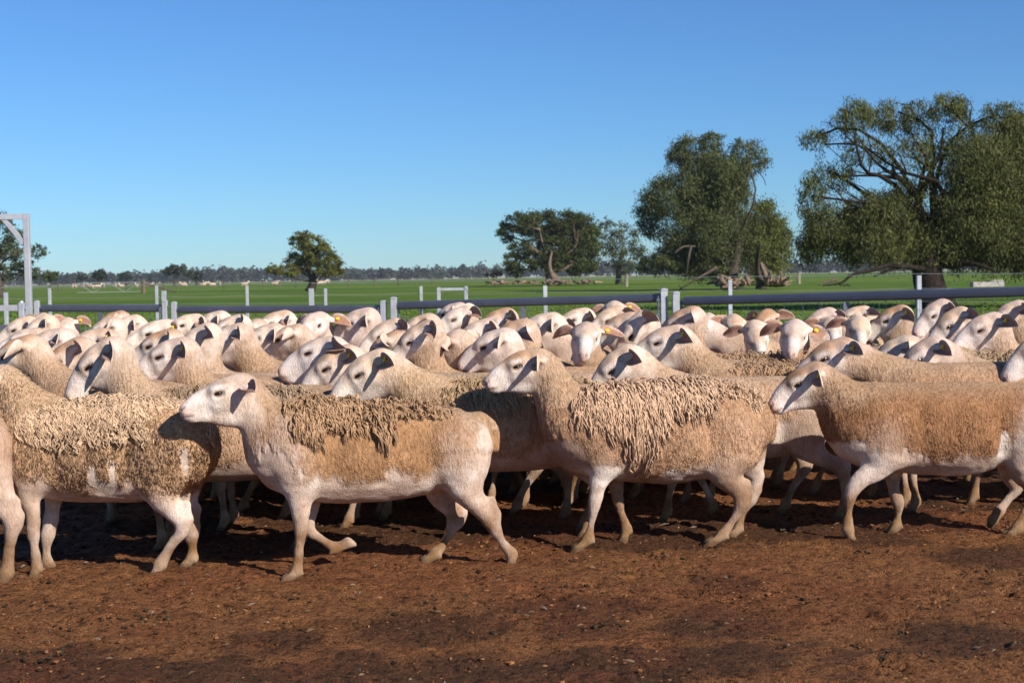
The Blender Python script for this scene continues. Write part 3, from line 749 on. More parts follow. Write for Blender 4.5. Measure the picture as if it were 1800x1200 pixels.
# ------------------------------------------------------------------ the sheep in the front row, measured joint by joint
def hero(name, label, front, rear, torso, neck, head, legs, shoulder, thigh, width=.80, tail=None, fm_kw={}, coat_kw={}, tuft=(9000, .014, .0032), locks=None,
         head_yaw=0.0, head_up=(0, 0, 1), tags=(1,), ear_kw={}, lockkw={}, res=(.0105, .0044), bumps=.004, seed=1, group='sheep of the front row walking left'):
    rng = np.random.default_rng(seed)
    Pf = at(front[0], 700, front[1]); Pr = at(rear[0], 700, rear[1]); Pf[2] = Pr[2] = 0
    xl = nrm(Pf - Pr); yl = np.cross((0, 0, 1), xl); O = (Pf + Pr) / 2
    def loc(px, py, off=0.0):
        d = ray(px, py); t = ((O + yl * off - CAM) @ yl) / (d @ yl); p = CAM + d * t - O
        return np.array([p @ xl, off, p[2]])
    T = []
    for (px, t_, b_) in torso:
        a = loc(px, t_); b = loc(px, b_); T.append((a[0], a[2] - .007, b[2] + .011))
    nk = [loc(p[0], p[1]) for p in neck]; nr = [p[2] * .93 for p in neck]
    C = loc(*head[0]); tip = loc(*head[1]); hf = nrm(tip - C); sc = head[2]
    Rz = np.array([[math.cos(head_yaw), -math.sin(head_yaw), 0], [math.sin(head_yaw), math.cos(head_yaw), 0], [0, 0, 1]])
    # the muzzle tip lies below the skull axis: lift the axis by that angle
    up = nrm(np.array(head_up, float)); up = nrm(up - hf * (up @ hf)); a = 0.13
    hf2 = hf * math.cos(a) + up * math.sin(a); up = up * math.cos(a) - hf * math.sin(a)
    hf2 = Rz @ hf2; up = Rz @ up
    lg = []
    for L in legs:
        q = L['side']; pts = []
        for k, (px, py, r) in enumerate(L['pts']):
            off = q * (L.get('o0', .075) if k == 0 else L.get('o1', .085)); pts.append(loc(px, py, off))
        if L.get('planted', True):
            z = pts[-1][2] - .004; w = np.linspace(0, 1, len(pts)) ** 1.5
            for k in range(len(pts)): pts[k] = pts[k] - np.array([0, 0, z * w[k]])
        td = L.get('toe', (1, 0, -.15))
        lg.append((pts, [p[2] for p in L['pts']], L['grp'], td))
    sx = loc(*shoulder); tx = loc(*thigh)
    spec = dict(torso=T, neck=(nk, nr), head=(C, hf2, up, sc), legs=lg, shoulder=(sx[0], sx[2]), thigh=(tx[0], tx[2]), width=width)
    if tail: spec['tail'] = ([loc(p[0], p[1]) for p in tail], [p[2] for p in tail])
    G = grow(spec, *res)
    fm = fleece_mask(G, seed=seed, **fm_kw)
    pk = dict(coat_kw); pk.pop('lockcol', 0); pk['patches'] = [(*(loc(p[0], p[1], .13)[[0, 2]]), p[2], p[3], p[4], p[5]) for p in coat_kw.get('patches', ())]
    for (x, z, rx, rz, c, k) in pk['patches']:
        if k >= .9:
            q = ((G['V'][:, 0] - x) / rx) ** 2 + ((G['V'][:, 2] - z) / rz) ** 2 + (fbm(G['V'], (40, 40, 7), seed) - .5) * 3.2; fm = fm * sstep(.7, 1.0, q)
    colr = coat(G, fm, seed=seed, **pk)
    V = G['V'] + G['N'] * (bumps * fm * (fbm(G['V'], (55, 55, 26), seed) - .4) * 2 + .007 * (1 - fm) * (fbm(G['V'], (12, 12, 20), seed) - .5) * 2 * (1 - G['W']['head']) * (1 - G['W'].get('hoof', 0)))[:, None]
    G['V'] = V
    ears = []; tg = []
    for side in (1, -1):
        ev, eq, inn, tp, fr = ear_geo(C, G['hf'], G['hu'], sc, side, **ear_kw)
        ears.append((ev, eq, ear_cols(inn, .25, rng)))
        if side in tags: tg.append((tp, *fr))
    l = np.cross(G['hu'], G['hf']); eyes = [(C + sc * (G['hf'] * .074 + l * .0405 * q + G['hu'] * .005), G['hf'], G['hu']) for q in (1, -1)]
    ex = None
    if tuft or locks:
        ls = ll = lr = None
        if locks:
            S = []; Ln = []; Rd = []
            for (px0, px1, h0, h1, n, l0, l1, r0) in locks:    # region along the back: fraction of flank height, length
                px = rng.uniform(px0, px1, n); hh = rng.uniform(h0, h1, n)
                for p_, h_ in zip(px, hh):
                    b = loc(p_, 760); k = np.array(T); o = np.argsort(k[:, 0]); zt = np.interp(b[0], k[o, 0], k[o, 1]); zb = np.interp(b[0], k[o, 0], k[o, 2])
                    if any(((b[0] - q[0]) / q[2]) ** 2 + ((zb + (zt - zb) * h_ - q[1]) / (q[3] + .02)) ** 2 < 1.3 for q in pk['patches'] if q[5] >= .9): continue
                    sgn = 1 if rng.uniform() < .72 else -1
                    S.append((b[0], sgn * rng.uniform(.02, .16), zb + (zt - zb) * h_)); Ln.append(rng.uniform(l0, l1)); Rd.append(r0 * rng.uniform(.7, 1.3))
            ls, ll, lr = np.array(S), np.array(Ln), np.array(Rd)
        ex = fleece_arrays(G, fm, colr, rng, *(tuft or (50, .01, .003)), ls, ll, lr, wool=coat_kw.get('lockcol', np.array([.40, .245, .135])), **lockkw)
    root = empty('sheep', O, math.atan2(xl[1], xl[0]), label, 'sheep', group)
    finish_sheep(root, G, V, G['Q'], colr, ears, eyes, tg, ex)
    return root

def L_(side, grp, pts, **kw): return dict(side=side, grp=grp, pts=pts, **kw)
# A: shaggy ewe at the left edge
hero('A', 'shaggy matted brown fleeced sheep at the left edge, head cut off by the photo edge', (30, 5.55), (350, 5.56),
     [(42, 715, 800), (60, 704, 868), (110, 704, 884), (190, 697, 887), (250, 697, 884), (300, 703, 868), (325, 722, 845), (338, 745, 810)],
     [(70, 760, .145), (38, 720, .115), (8, 676, .082)], ((-14, 668), (-90, 700), .95),
     [L_(1, 'fleg', [(55, 800, .085), (48, 862, .052), (56, 900, .030), (59, 938, .026), (62, 970, .019), (65, 1003, .022), (60, 1027, .02)], toe=(.6, .2, -.1)),
      L_(-1, 'fleg', [(92, 800, .08), (94, 880, .04), (84, 940, .025), (82, 970, .018), (84, 988, .021), (88, 1002, .02)]),
      L_(1, 'hleg', [(310, 780, .12), (282, 850, .085), (298, 895, .045), (322, 930, .027), (300, 968, .021), (282, 1003, .025), (272, 1030, .02)], toe=(.7, 0, -.4)),
      L_(-1, 'hleg', [(330, 790, .10), (322, 860, .07), (328, 900, .04), (334, 935, .026), (338, 960, .019), (338, 982, .022), (326, 1001, .02)])],
     (70, 800), (300, 780), tail=[(345, 750, .03), (356, 790, .028), (357, 815, .018)],
     fm_kw=dict(low=.16, neck=.95, thigh=1.0, tz=.29), coat_kw=dict(tan=np.array([.51, .315, .175]), lockcol=np.array([.56, .385, .24]), patches=[(165, 838, .018, .045, (.58, .46, .37), .95), (200, 830, .013, .05, (.58, .46, .37), .9), (180, 852, .06, .022, (.52, .42, .34), .9), (327, 808, .018, .055, (.55, .44, .36), .9)]), tuft=(24000, .017, .0024),
     locks=[(46, 352, .62, 1.02, 1215, .025, .055, .007), (60, 352, .88, 1.03, 567, .02, .045, .010), (300, 350, .4, .8, 162, .03, .06, .007), (52, 75, .85, 1.0, 32, .05, .08, .009)], seed=11, head_yaw=.1, lockkw=dict(puff=.7, curl=.007, strands=4))
# B: pale-necked ewe striding, ragged fringe of wool on the shoulder
hero('B', 'tan sheep with bare white neck striding left, peeling wool fringe hanging on its shoulder', (500, 5.42), (850, 5.63),
     [(497, 720, 820), (510, 709, 868), (560, 704, 886), (620, 705, 888), (680, 706, 884), (740, 707, 872), (785, 712, 850), (810, 730, 830), (822, 752, 812)],
     [(508, 775, .150), (470, 746, .102), (441, 704, .080), (425, 685, .066)], ((417, 688), (333, 714), 1.0),
     [L_(1, 'fleg', [(520, 800, .095), (527, 868, .056), (528, 905, .036), (529, 938, .0245), (525, 975, .0185), (522, 1008, .0225), (502, 1030, .02)], toe=(1, 0, -.3)),
      L_(-1, 'fleg', [(525, 800, .08), (545, 880, .045), (541, 926, .026), (565, 948, .019), (590, 963, .022), (612, 958, .019)], planted=False, toe=(-1, 0, .1)),
      L_(1, 'hleg', [(812, 790, .125), (815, 845, .085), (835, 880, .050), (862, 912, .0275), (880, 945, .0195), (900, 968, .0225), (897, 989, .02)], toe=(.5, 0, -.4)),
      L_(-1, 'hleg', [(775, 800, .11), (775, 862, .065), (792, 890, .04), (803, 913, .027), (785, 948, .0195), (764, 975, .023), (746, 993, .02)])],
     (530, 800), (800, 785), tail=[(842, 738, .035), (864, 756, .030), (869, 786, .022)],
     fm_kw=dict(low=.26, neck=.50, thigh=.6, sidek=5, tz=.38), coat_kw=dict(tan=np.array([.375, .205, .098]), teark=.7, headtan=.35, patches=[(850, 770, .04, .06, WHITE, .5), (478, 825, .10, .09, CREAM, .9), (500, 780, .05, .10, CREAM, .5)]), tuft=(18000, .007, .0015),
     locks=[(512, 556, .66, 1.0, 229, .04, .10, .0066), (550, 610, .80, 1.0, 175, .03, .05, .0070), (590, 640, .78, .9, 54, .05, .07, .006), (645, 682, .66, .9, 40, .06, .12, .006), (520, 700, .92, 1.02, 229, .02, .04, .0065), (700, 790, .95, 1.02, 81, .02, .03, .005)], seed=12, lockkw=dict(strands=5, puff=1.3), head_yaw=.08, head_up=(0, -.12, 1), tags=(), ear_kw=dict(back=.08, droop=-.05, wup=.3))
# C: ewe with long hanging locks
hero('C', 'sheep with long brown hanging wool locks resting its chin over a neighbour\'s back', (1000, 5.92), (1330, 6.04),
     [(1012, 700, 790), (1030, 682, 832), (1080, 672, 848), (1150, 668, 853), (1210, 665, 850), (1260, 668, 830), (1295, 680, 812), (1312, 700, 800)],
     [(1030, 755, .150), (992, 726, .110), (970, 675, .093), (953, 647, .080)], ((934, 636), (858, 670), .97),
     [L_(1, 'fleg', [(1050, 770, .09), (1058, 825, .052), (1050, 855, .035), (1046, 885, .025), (1040, 918, .0185), (1034, 948, .023), (1012, 973, .02)], toe=(1, 0, -.25)),
      L_(-1, 'fleg', [(1070, 780, .08), (1082, 845, .042), (1087, 882, .025), (1095, 908, .018), (1101, 928, .022), (1095, 952, .02)]),
      L_(1, 'hleg', [(1290, 760, .12), (1272, 822, .080), (1292, 855, .045), (1304, 884, .027), (1288, 912, .021), (1270, 937, .024), (1246, 957, .02)]),
      L_(-1, 'hleg', [(1310, 770, .10), (1318, 815, .065), (1328, 842, .035), (1318, 872, .022), (1303, 903, .02), (1298, 925, .022), (1285, 940, .02)])],
     (1060, 775), (1290, 760), tail=[(1328, 708, .035), (1348, 738, .031), (1353, 768, .020)],
     fm_kw=dict(low=.14, neck=.92, thigh=.9, tz=.33), coat_kw=dict(cream=(.42, .29, .21), tan=np.array([.45, .265, .15]), lockcol=np.array([.54, .355, .225]), headtan=.8, teark=.8, patches=[(1060, 835, .07, .05, WHITE, .9), (1185, 838, .06, .03, WHITE, .8)]), tuft=(20000, .010, .0017),
     locks=[(1010, 1060, .62, 1.0, 270, .05, .09, .0085), (1055, 1160, .60, 1.02, 580, .055, .12, .0085), (1150, 1240, .70, 1.02, 405, .04, .08, .0080), (1085, 1140, .38, .6, 81, .06, .10, .008), (1235, 1325, .9, 1.02, 148, .02, .03, .007)], seed=13, head_yaw=.05, ear_kw=dict(back=-.50, droop=.05, wup=.7))
# E: the right-hand ewe with short curly wool
hero('E', 'evenly woolled golden brown sheep at the right edge stepping forward with a bent foreleg', (1490, 6.05), (1850, 6.12),
     [(1500, 700, 790), (1520, 680, 822), (1580, 670, 834), (1640, 669, 838), (1700, 668, 838), (1760, 669, 815), (1810, 672, 800), (1840, 690, 790)],
     [(1525, 740, .150), (1488, 718, .122), (1458, 686, .098), (1440, 670, .082)], ((1424, 662), (1352, 714), .98),
     [L_(1, 'fleg', [(1555, 770, .09), (1545, 818, .060), (1515, 838, .040), (1497, 862, .027), (1492, 895, .0195), (1490, 923, .024), (1496, 944, .02)], toe=(.4, 0, -.6)),
      L_(-1, 'fleg', [(1570, 780, .08), (1570, 850, .035), (1578, 885, .024), (1578, 912, .018), (1576, 930, .022), (1568, 948, .02)]),
      L_(1, 'hleg', [(1815, 760, .12), (1800, 815, .08), (1812, 850, .045), (1815, 875, .027), (1798, 905, .021), (1788, 930, .024), (1774, 946, .02)]),
      L_(-1, 'hleg', [(1790, 770, .10), (1775, 825, .06), (1788, 856, .028), (1770, 880, .021), (1756, 898, .024), (1745, 918, .02)], planted=False, toe=(.5, 0, -.7))],
     (1560, 770), (1800, 760),
     fm_kw=dict(low=.20, neck=1.02, thigh=.25), coat_kw=dict(tan=np.array([.31, .155, .072]), headtan=.75, teark=.7, patches=[(1595, 815, .07, .06, CREAM, .9), (1765, 790, .03, .07, WHITE, .85)]), tuft=(24000, .010, .0016), seed=14, ear_kw=dict(back=-.42, length=.12, droop=.1, wup=.6))
# H: hindquarters leaving at the left edge
hero('H', 'hind leg and rump of a pale sheep walking out at the left edge', (-330, 5.45), (0, 5.45),
     [(-310, 720, 820), (-240, 705, 870), (-150, 705, 885), (-70, 705, 865), (-35, 720, 850), (-18, 745, 830)],
     [(-310, 760, .14), (-350, 700, .10)], ((-370, 660), (-440, 690), .95),
     [L_(1, 'fleg', [(-290, 800, .09), (-290, 930, .026), (-290, 1000, .022), (-296, 1030, .02)]),
      L_(-1, 'fleg', [(-270, 800, .09), (-270, 930, .026), (-270, 990, .022), (-276, 1010, .02)]),
      L_(1, 'hleg', [(-35, 790, .11), (-12, 850, .080), (6, 890, .045), (22, 918, .030), (16, 960, .023), (12, 1004, .026), (6, 1028, .022)]),
      L_(-1, 'hleg', [(-60, 790, .10), (-80, 880, .05), (-60, 920, .027), (-80, 990, .022), (-90, 1008, .02)])],
     (-280, 800), (-40, 780), fm_kw=dict(low=.3), tuft=(2500, .010, .003), seed=15, res=(.011, .009))

# ------------------------------------------------------------------ the rest of the mob: rest poses, then every sheep bent to its own pose
def base_spec(v):
    t = [(.31, .64, .38), (.25, .675, .32), (.12, .685, .295), (-.05, .685, .29), (-.2, .685, .305), (-.33, .675, .36), (-.38, .65, .40)]
    neck = ([(.26, 0, .545), (.35, 0, .635), (.425, 0, .72), (.475, 0, .785)], [.135, .108, .086, .076])
    C = np.array([.505, 0, .815]); a = -math.radians(22)
    hf = np.array([math.cos(a), 0, math.sin(a)]); hu = np.array([-math.sin(a), 0, math.cos(a)])
    w = v * .12
    def fl(x, s, sw): return ([(x, .08 * s, .46), (x - .005, .09 * s, .36), (x + sw * .5 + .01, .085 * s, .235), (x + sw * .8, .08 * s, .14), (x + sw - .01, .08 * s, .06), (x + sw + .01, .08 * s, .006)], [.085, .052, .026, .019, .0225, .02], 'fleg', (1, 0, -.1))
    def hl(x, s, sw): return ([(x, .085 * s, .50), (x + .04, .095 * s, .38), (x - .02 + sw * .3, .09 * s, .30), (x - .075 + sw * .6, .085 * s, .235), (x - .05 + sw * .9, .08 * s, .13), (x - .03 + sw, .08 * s, .06), (x - .005 + sw, .08 * s, .006)], [.12, .08, .045, .028, .020, .0235, .02], 'hleg', (1, 0, -.1))
    return dict(torso=t, neck=neck, head=(C, hf, hu, 1.16), legs=[fl(.24, 1, w), fl(.24, -1, -w), hl(-.33, 1, -w), hl(-.33, -1, w)], shoulder=(.22, .50), thigh=(-.31, .50),
                tail=([(-.44, 0, .60), (-.475, 0, .54), (-.475, 0, .48)], [.03, .028, .016]))
BASES = {}
def get_base(key):
    if key in BASES: return BASES[key]
    near, v, wool = key
    G = grow(base_spec(v), .0145 if near else .025, .0068 if near else .0098)
    rng = np.random.default_rng(50 + v * 3 + near)
    fmk = {'short': dict(low=.28, neck=.40, thigh=.3, sidek=3), 'tan': dict(low=.2, neck=.95, thigh=.5), 'long': dict(low=.2, neck=.8, thigh=.6), 'bare': dict(low=.5, neck=.1, thigh=.1)}[wool]
    fm = fleece_mask(G, seed=31 + v, **fmk)
    V = G['V'] + G['N'] * (.006 * fm * (fbm(G['V'], (45, 45, 22), 7) - .4))[:, None]; G['V'] = V
    G['fm'] = fm
    G['ears'] = [ear_geo(G['C'], G['hf'], G['hu'], 1.16, s, droop=.04, back=.34) for s in (1, -1)]
    colr = coat(G, fm, seed=40 + v)
    n = {'short': 7000, 'tan': 9000, 'long': 9000, 'bare': 800}[wool] if near else {'short': 1500, 'tan': 2600, 'long': 2600, 'bare': 200}[wool]
    tl = ((.012, .0018) if near else (.014, .0028)) if wool == 'long' else ((.006, .0013) if near else (.006, .002))
    ls = ll = lr = None
    if wool == 'long':
        m = 900 if near else 500
        x = rng.uniform(-.42, .26, m); ls = np.stack([x, np.where(rng.uniform(0, 1, m) < .7, 1, -1) * rng.uniform(.0, .15, m), rng.uniform(.56, .70, m)], 1)
        ll = rng.uniform(.03, .08, m); lr = (.0050 if near else .0075) * rng.uniform(.7, 1.3, m)
    G['ex'] = fleece_arrays(G, fm, colr, rng, n, *tl, ls, ll, lr, wool=np.array([.40, .25, .14]), rings=5 if near else 4, strands=3 if near else 1)
    BASES[key] = G; return G
NB = np.array([.27, 0, .56]); HP = np.array([.48, 0, .79])
def rot(P, piv, yaw, pitch, w):
    """bend about a pivot: pitch about y (positive = up), yaw about z; angles scaled by w per point"""
    q = P - piv; a = pitch * w; ca, sa = np.cos(a), np.sin(a)
    x = q[:, 0] * ca - q[:, 2] * sa; z = q[:, 0] * sa + q[:, 2] * ca
    b = yaw * w; cb, sb = np.cos(b), np.sin(b)
    return np.stack([x * cb - q[:, 1] * sb, x * sb + q[:, 1] * cb, z], 1) + piv
def bend(P, ny, npi, hy, hp):
    ax = HP - NB; t = ((P - NB) @ ax) / (ax @ ax)
    w1 = sstep(-.05, 1.15, t); w2 = sstep(.80, 1.12, t)
    hpn = rot(HP[None], NB, ny, npi, np.array([1.0]))[0]
    P1 = rot(P, NB, ny, npi, w1)
    # head turns about the (moved) poll, in the body's frame
    return rot(P1, hpn, hy, hp, w2)

MOB = []   # filled below: (eye px, eye py, facing angle (0 left, 90 to camera, 180 right), distance, pitch, wool, tint, tag, label)
def S(ex, ey, a, d, pitch, wool, label, ht=.15, tg=1, tone=0, **kw): MOB.append(dict(e=(ex, ey), a=a, d=d, pitch=pitch, wool=wool, label=label, ht=ht, tg=tg, tone=tone, **kw))
# (eye x, eye y), facing (0 left, 90 camera, 180 right), distance, head pitch, wool, label
# ---- just behind the front row
S(156, 644, 8, 6.0, 40, 'long', 'sheep with bowed shaded face above the shaggy back of the leftmost sheep', b=0, ht=.3, tg=0)
S(101, 637, 10, 6.7, 36, 'tan', 'tan-faced sheep with bowed head behind the shaded bowed face at left', ht=.6, tone=1, tg=0)
S(280, 627, 4, 6.5, 20, 'tan', 'white-faced sheep with tan woolly neck and yellow tag above the shaggy back', b=-4, tone=1)
S(572, 647, 6, 6.55, 30, 'short', 'darker-faced sheep whose muzzle shows behind the white-eared sheep near the centre', ht=.5)
S(630, 657, 8, 6.15, 30, 'long', 'white-faced sheep with upright white far ear directly above the peeling-fringed sheep', b=0, ht=.25, tg=1)
S(1074, 651, 8, 6.5, 38, 'short', 'pale sheep with lowered face above the hanging locks of the chin-resting sheep', b=0, ht=.3, tg=0)
S(1447, 633, 0, 6.7, 24, 'tan', 'sheep half hidden behind the bent-legged sheep\'s head, ear and yellow tag showing', b=0, ht=.5, tone=1)
S(1613, 636, 2, 6.85, 36, 'short', 'sheep with lowered shaded face above the golden brown back at right', b=-5, ht=.3)
S(1815, 622, 10, 6.6, 28, 'short', 'sheep entering at the right edge with only its dark-nosed muzzle in view', b=0, ht=.4)
S(8, 628, -10, 6.6, 24, 'tan', 'tan-crowned sheep with drooping brown ear at the left edge, head turned away', ht=.7, tone=1, tg=0)
# ---- third row
S(332, 605, 14, 7.3, 34, 'short', 'white-necked sheep with raised head and wide open brown ear', b=10, tg=0)
S(385, 603, -8, 7.6, 26, 'tan', 'tan-necked sheep with face hidden behind the white-necked sheep', tone=1, tg=0)
S(68, 607, 4, 7.3, 18, 'short', 'long white-faced sheep above the tan-faced bowed sheep at left', ht=.2)
S(30, 600, 4, 7.9, 12, 'short', 'white sheep face cut by the left edge below the small gate', ht=.1, tg=0)
S(147, 602, 4, 8.0, 12, 'tan', 'level-muzzled sheep with large brown tagged ear, left of the chalk-white half-turned face', tone=1, ht=.3)
S(261, 587, 26, 7.7, 16, 'short', 'large chalk-white sheep face turned half to the camera with pink nose', ht=.02)
S(262, 609, -12, 7.3, 22, 'tan', 'brown-eared sheep peeping from under the chalk-white face', tone=1, ht=.7, tg=0)
S(542, 620, 6, 7.1, 14, 'short', 'sheep with shaded muzzle just under the broad staring face', ht=.1, tg=0)
S(720, 602, -8, 7.0, 34, 'tan', 'tan-necked sheep with shaded cheek, bent ear, head bowed away', b=-12, tone=1, ht=.3, tg=0)
S(770, 618, -20, 7.2, 30, 'tan', 'sheep with hidden face and drooping ear, right of the shaded-cheek sheep', tone=1, tg=0)
S(660, 618, -50, 7.2, 26, 'tan', 'tan crown of a sheep looking away behind the upright white ear', tone=1, ht=.9, tg=0)
S(850, 609, 4, 7.0, 22, 'short', 'sheep just left of the chin-resting head, round dark shadow on its cheek', b=5)
S(1045, 594, 68, 7.4, 14, 'tan', 'sheep facing the camera with pink nose, beside the chin-resting sheep', b=35, ht=.25, tone=1, tg=1)
S(1155, 602, 8, 7.0, 18, 'long', 'mottled white-faced sheep with tan shaggy throat and yellow tag', b=8, ht=.35, tone=1)
S(1108, 592, 0, 7.7, 50, 'short', 'bright white sheep with head plunged low behind the mottled white face', ht=.05, tg=0)
S(1411, 591, 60, 7.9, 18, 'long', 'sheep with long white face and pink nose looking out, ears level, tag on one', b=15, ht=.15, tg=1)
S(1722, 582, 8, 7.5, 22, 'tan', 'tall-necked white-faced sheep with pink nostril near the right edge', b=8, ht=.15, tg=1)
S(1667, 572, 6, 7.9, 34, 'short', 'sheep with long sloping face behind the tall-necked sheep at right', b=-4, ht=.45, tg=0)
S(1560, 628, -4, 7.5, 30, 'long', 'shaggy-backed sheep with face hidden behind the half hidden tagged head', b=-8, tg=0)
# ---- middle rows
S(452, 596, 0, 8.2, 20, 'short', 'sheep with white cheek low behind the tan-necked sheep, left of centre', ht=.2, tg=0)
S(490, 597, -6, 8.3, 20, 'tan', 'sheep with sideways black-shadowed ear left of the broad staring face', ht=.4, tone=1, tg=0)
S(559, 573, 52, 8.3, 14, 'short', 'broad-faced sheep staring at the camera with dark nostrils and yellow tag', ht=.15, tg=1)
S(615, 569, 6, 8.7, 20, 'short', 'sheep with smooth white head right of the broad staring face', ht=.25, tg=0)
S(667, 592, 2, 8.2, 28, 'short', 'sheep with long descending white face in front of the double gate posts', ht=.3, tg=0)
S(722, 580, 6, 8.7, 24, 'tan', 'sheep with brown-patched eye right of the double gate posts', ht=.4, tone=0, tg=0)
S(797, 562, 8, 9.4, 22, 'tan', 'upright sheep with broad tan neck under the little frame gate', b=8, ht=.2, tg=0)
S(780, 553, -20, 10.6, 18, 'short', 'small sheep head peeping left of the upright sheep under the frame gate', ht=.1, tg=0)
S(864, 567, 0, 9.2, 22, 'tan', 'tan round-headed sheep with shaded cheek just right of the frame gate', tone=1, ht=.7, tg=1)
S(888, 594, 0, 7.8, 24, 'tan', 'reddish-cheeked sheep between the round shadow cheek and the chin-resting crown', ht=.5, tone=1, tg=0)
S(940, 576, 2, 8.3, 16, 'short', 'sheep with long level white forehead behind the chin-resting crown', ht=.2, tg=0)
S(966, 581, 14, 8.8, 22, 'short', 'narrow sheep face squeezed left of the pink-nosed sheep facing the camera', ht=.4, tg=0)
S(1006, 564, 22, 9.5, 16, 'short', 'sheep with wide set ears and yellow tag above the pink-nosed sheep facing the camera', ht=.1, tg=1)
S(1067, 564, 16, 9.2, 24, 'tan', 'sheep with curled brown ear below the highest held head', ht=.3, tg=0)
S(1077, 574, 0, 8.4, 24, 'tan', 'sheep with second brown ear stacked under the curled ear', ht=.4, tone=1, tg=0)
S(1090, 545, 66, 10.6, 10, 'tan', 'sheep holding its head highest of all against the top rail', b=40, ht=.15, tg=1)
S(1184, 571, -4, 8.0, 26, 'long', 'big brown-crowned sheep bowing its head below the right pair of posts', b=-5, ht=.6, tone=1, tg=0)
S(1258, 569, 84, 10.6, 16, 'short', 'small front-facing sheep just right of the right pair of posts', b=45, ht=.1, tg=1)
S(1303, 575, 76, 10.3, 20, 'short', 'second small front-facing sheep with tag cluster, next to the narrow galvanised post', b=40, ht=.2, tg=1)
S(1348, 570, 40, 10.2, 30, 'tan', 'tan-crowned sheep with tag behind the long white pink-nosed face', ht=.9, tone=1, tg=-1)
S(1345, 596, 70, 8.9, 44, 'short', 'sheep showing only its white crown and spread ears left of the long white face', ht=.1, tg=0, b=20)
S(1440, 563, 10, 10.6, 20, 'short', 'sheep with flat white forehead in the back row right of the long white face', ht=.3, tg=0)
S(1475, 582, 72, 9.6, 22, 'short', 'front-facing sheep with a black shadow across its muzzle', b=25, ht=.3, tg=0)
S(1525, 581, 66, 8.9, 20, 'short', 'front-facing dark-nosed sheep standing before the shaggy pale back', b=20, ht=.15, tg=0)
S(1497, 557, 0, 11.0, 16, 'short', 'farthest sheep crown against the rail drop bar at right', ht=.3, tg=0)
S(1557, 563, -4, 9.2, 26, 'tan', 'round-headed tan sheep with yellow tag hanging under its forward ear', ht=.7, tone=1, tg=1)
S(1640, 556, 6, 9.6, 32, 'short', 'white sheep head leaning behind the long sloping face at right', ht=.2, tg=0)
S(1767, 557, 10, 9.2, 28, 'tan', 'last tagged sheep head of the back row near the right edge', ht=.3, tg=1)
S(320, 572, 12, 9.4, 14, 'short', 'white sheep with muzzle raised over its neighbour below the left gate posts', ht=.1, tg=0)
S(360, 570, 14, 10.4, 20, 'short', 'small bright sheep head right of the left gate posts', ht=.1, tg=0)
S(395, 576, 6, 9.3, 24, 'short', 'sheep with patterned brown ear and long brow left of centre', ht=.35, tg=0)
S(422, 586, -4, 9.5, 22, 'tan', 'low tan sheep head half sunk between backs left of centre', ht=.5, tone=1, tg=0)
S(475, 569, 10, 9.5, 18, 'short', 'pale sheep head below the second drop bar, left of the broad staring face', ht=.3, tg=0)
S(172, 582, 8, 9.3, 22, 'short', 'sheep with hanging ear shadow between two round heads at left', ht=.2, tg=0)
S(213, 577, 12, 10.4, 22, 'short', 'round white sheep head just left of the chalk-white face', ht=.15, tg=1)
S(186, 567, 0, 11.3, 20, 'tan', 'small tan sheep crown beneath the first drop bar', ht=.9, tone=1, tg=0)
S(117, 583, 60, 10.0, 34, 'short', 'sheep showing its broad crown and both eyes at left', ht=.25, tg=1, b=20)
S(78, 570, 84, 11.8, 16, 'short', 'small alert sheep facing the camera beside the tall galvanised post', ht=.3, tg=0, b=45)
S(57, 583, 20, 9.8, 36, 'short', 'white lowered sheep head in front of the small alert sheep', ht=.1, tg=0)
S(24, 580, 4, 10.2, 24, 'short', 'sheep head under the white gate rail at the left edge', ht=.15, tg=0)
S(1210, 585, 0, 9.3, 24, 'short', 'pale sheep mostly hidden behind the big brown-crowned sheep', ht=.2, tg=0)
S(830, 588, 5, 8.6, 24, 'short', 'sheep sunk low between the upright sheep and the round shadow cheek', ht=.2, tg=0)

FENCE_Y = lambda x: 14.1 - 0.515 * (x - 0.35)

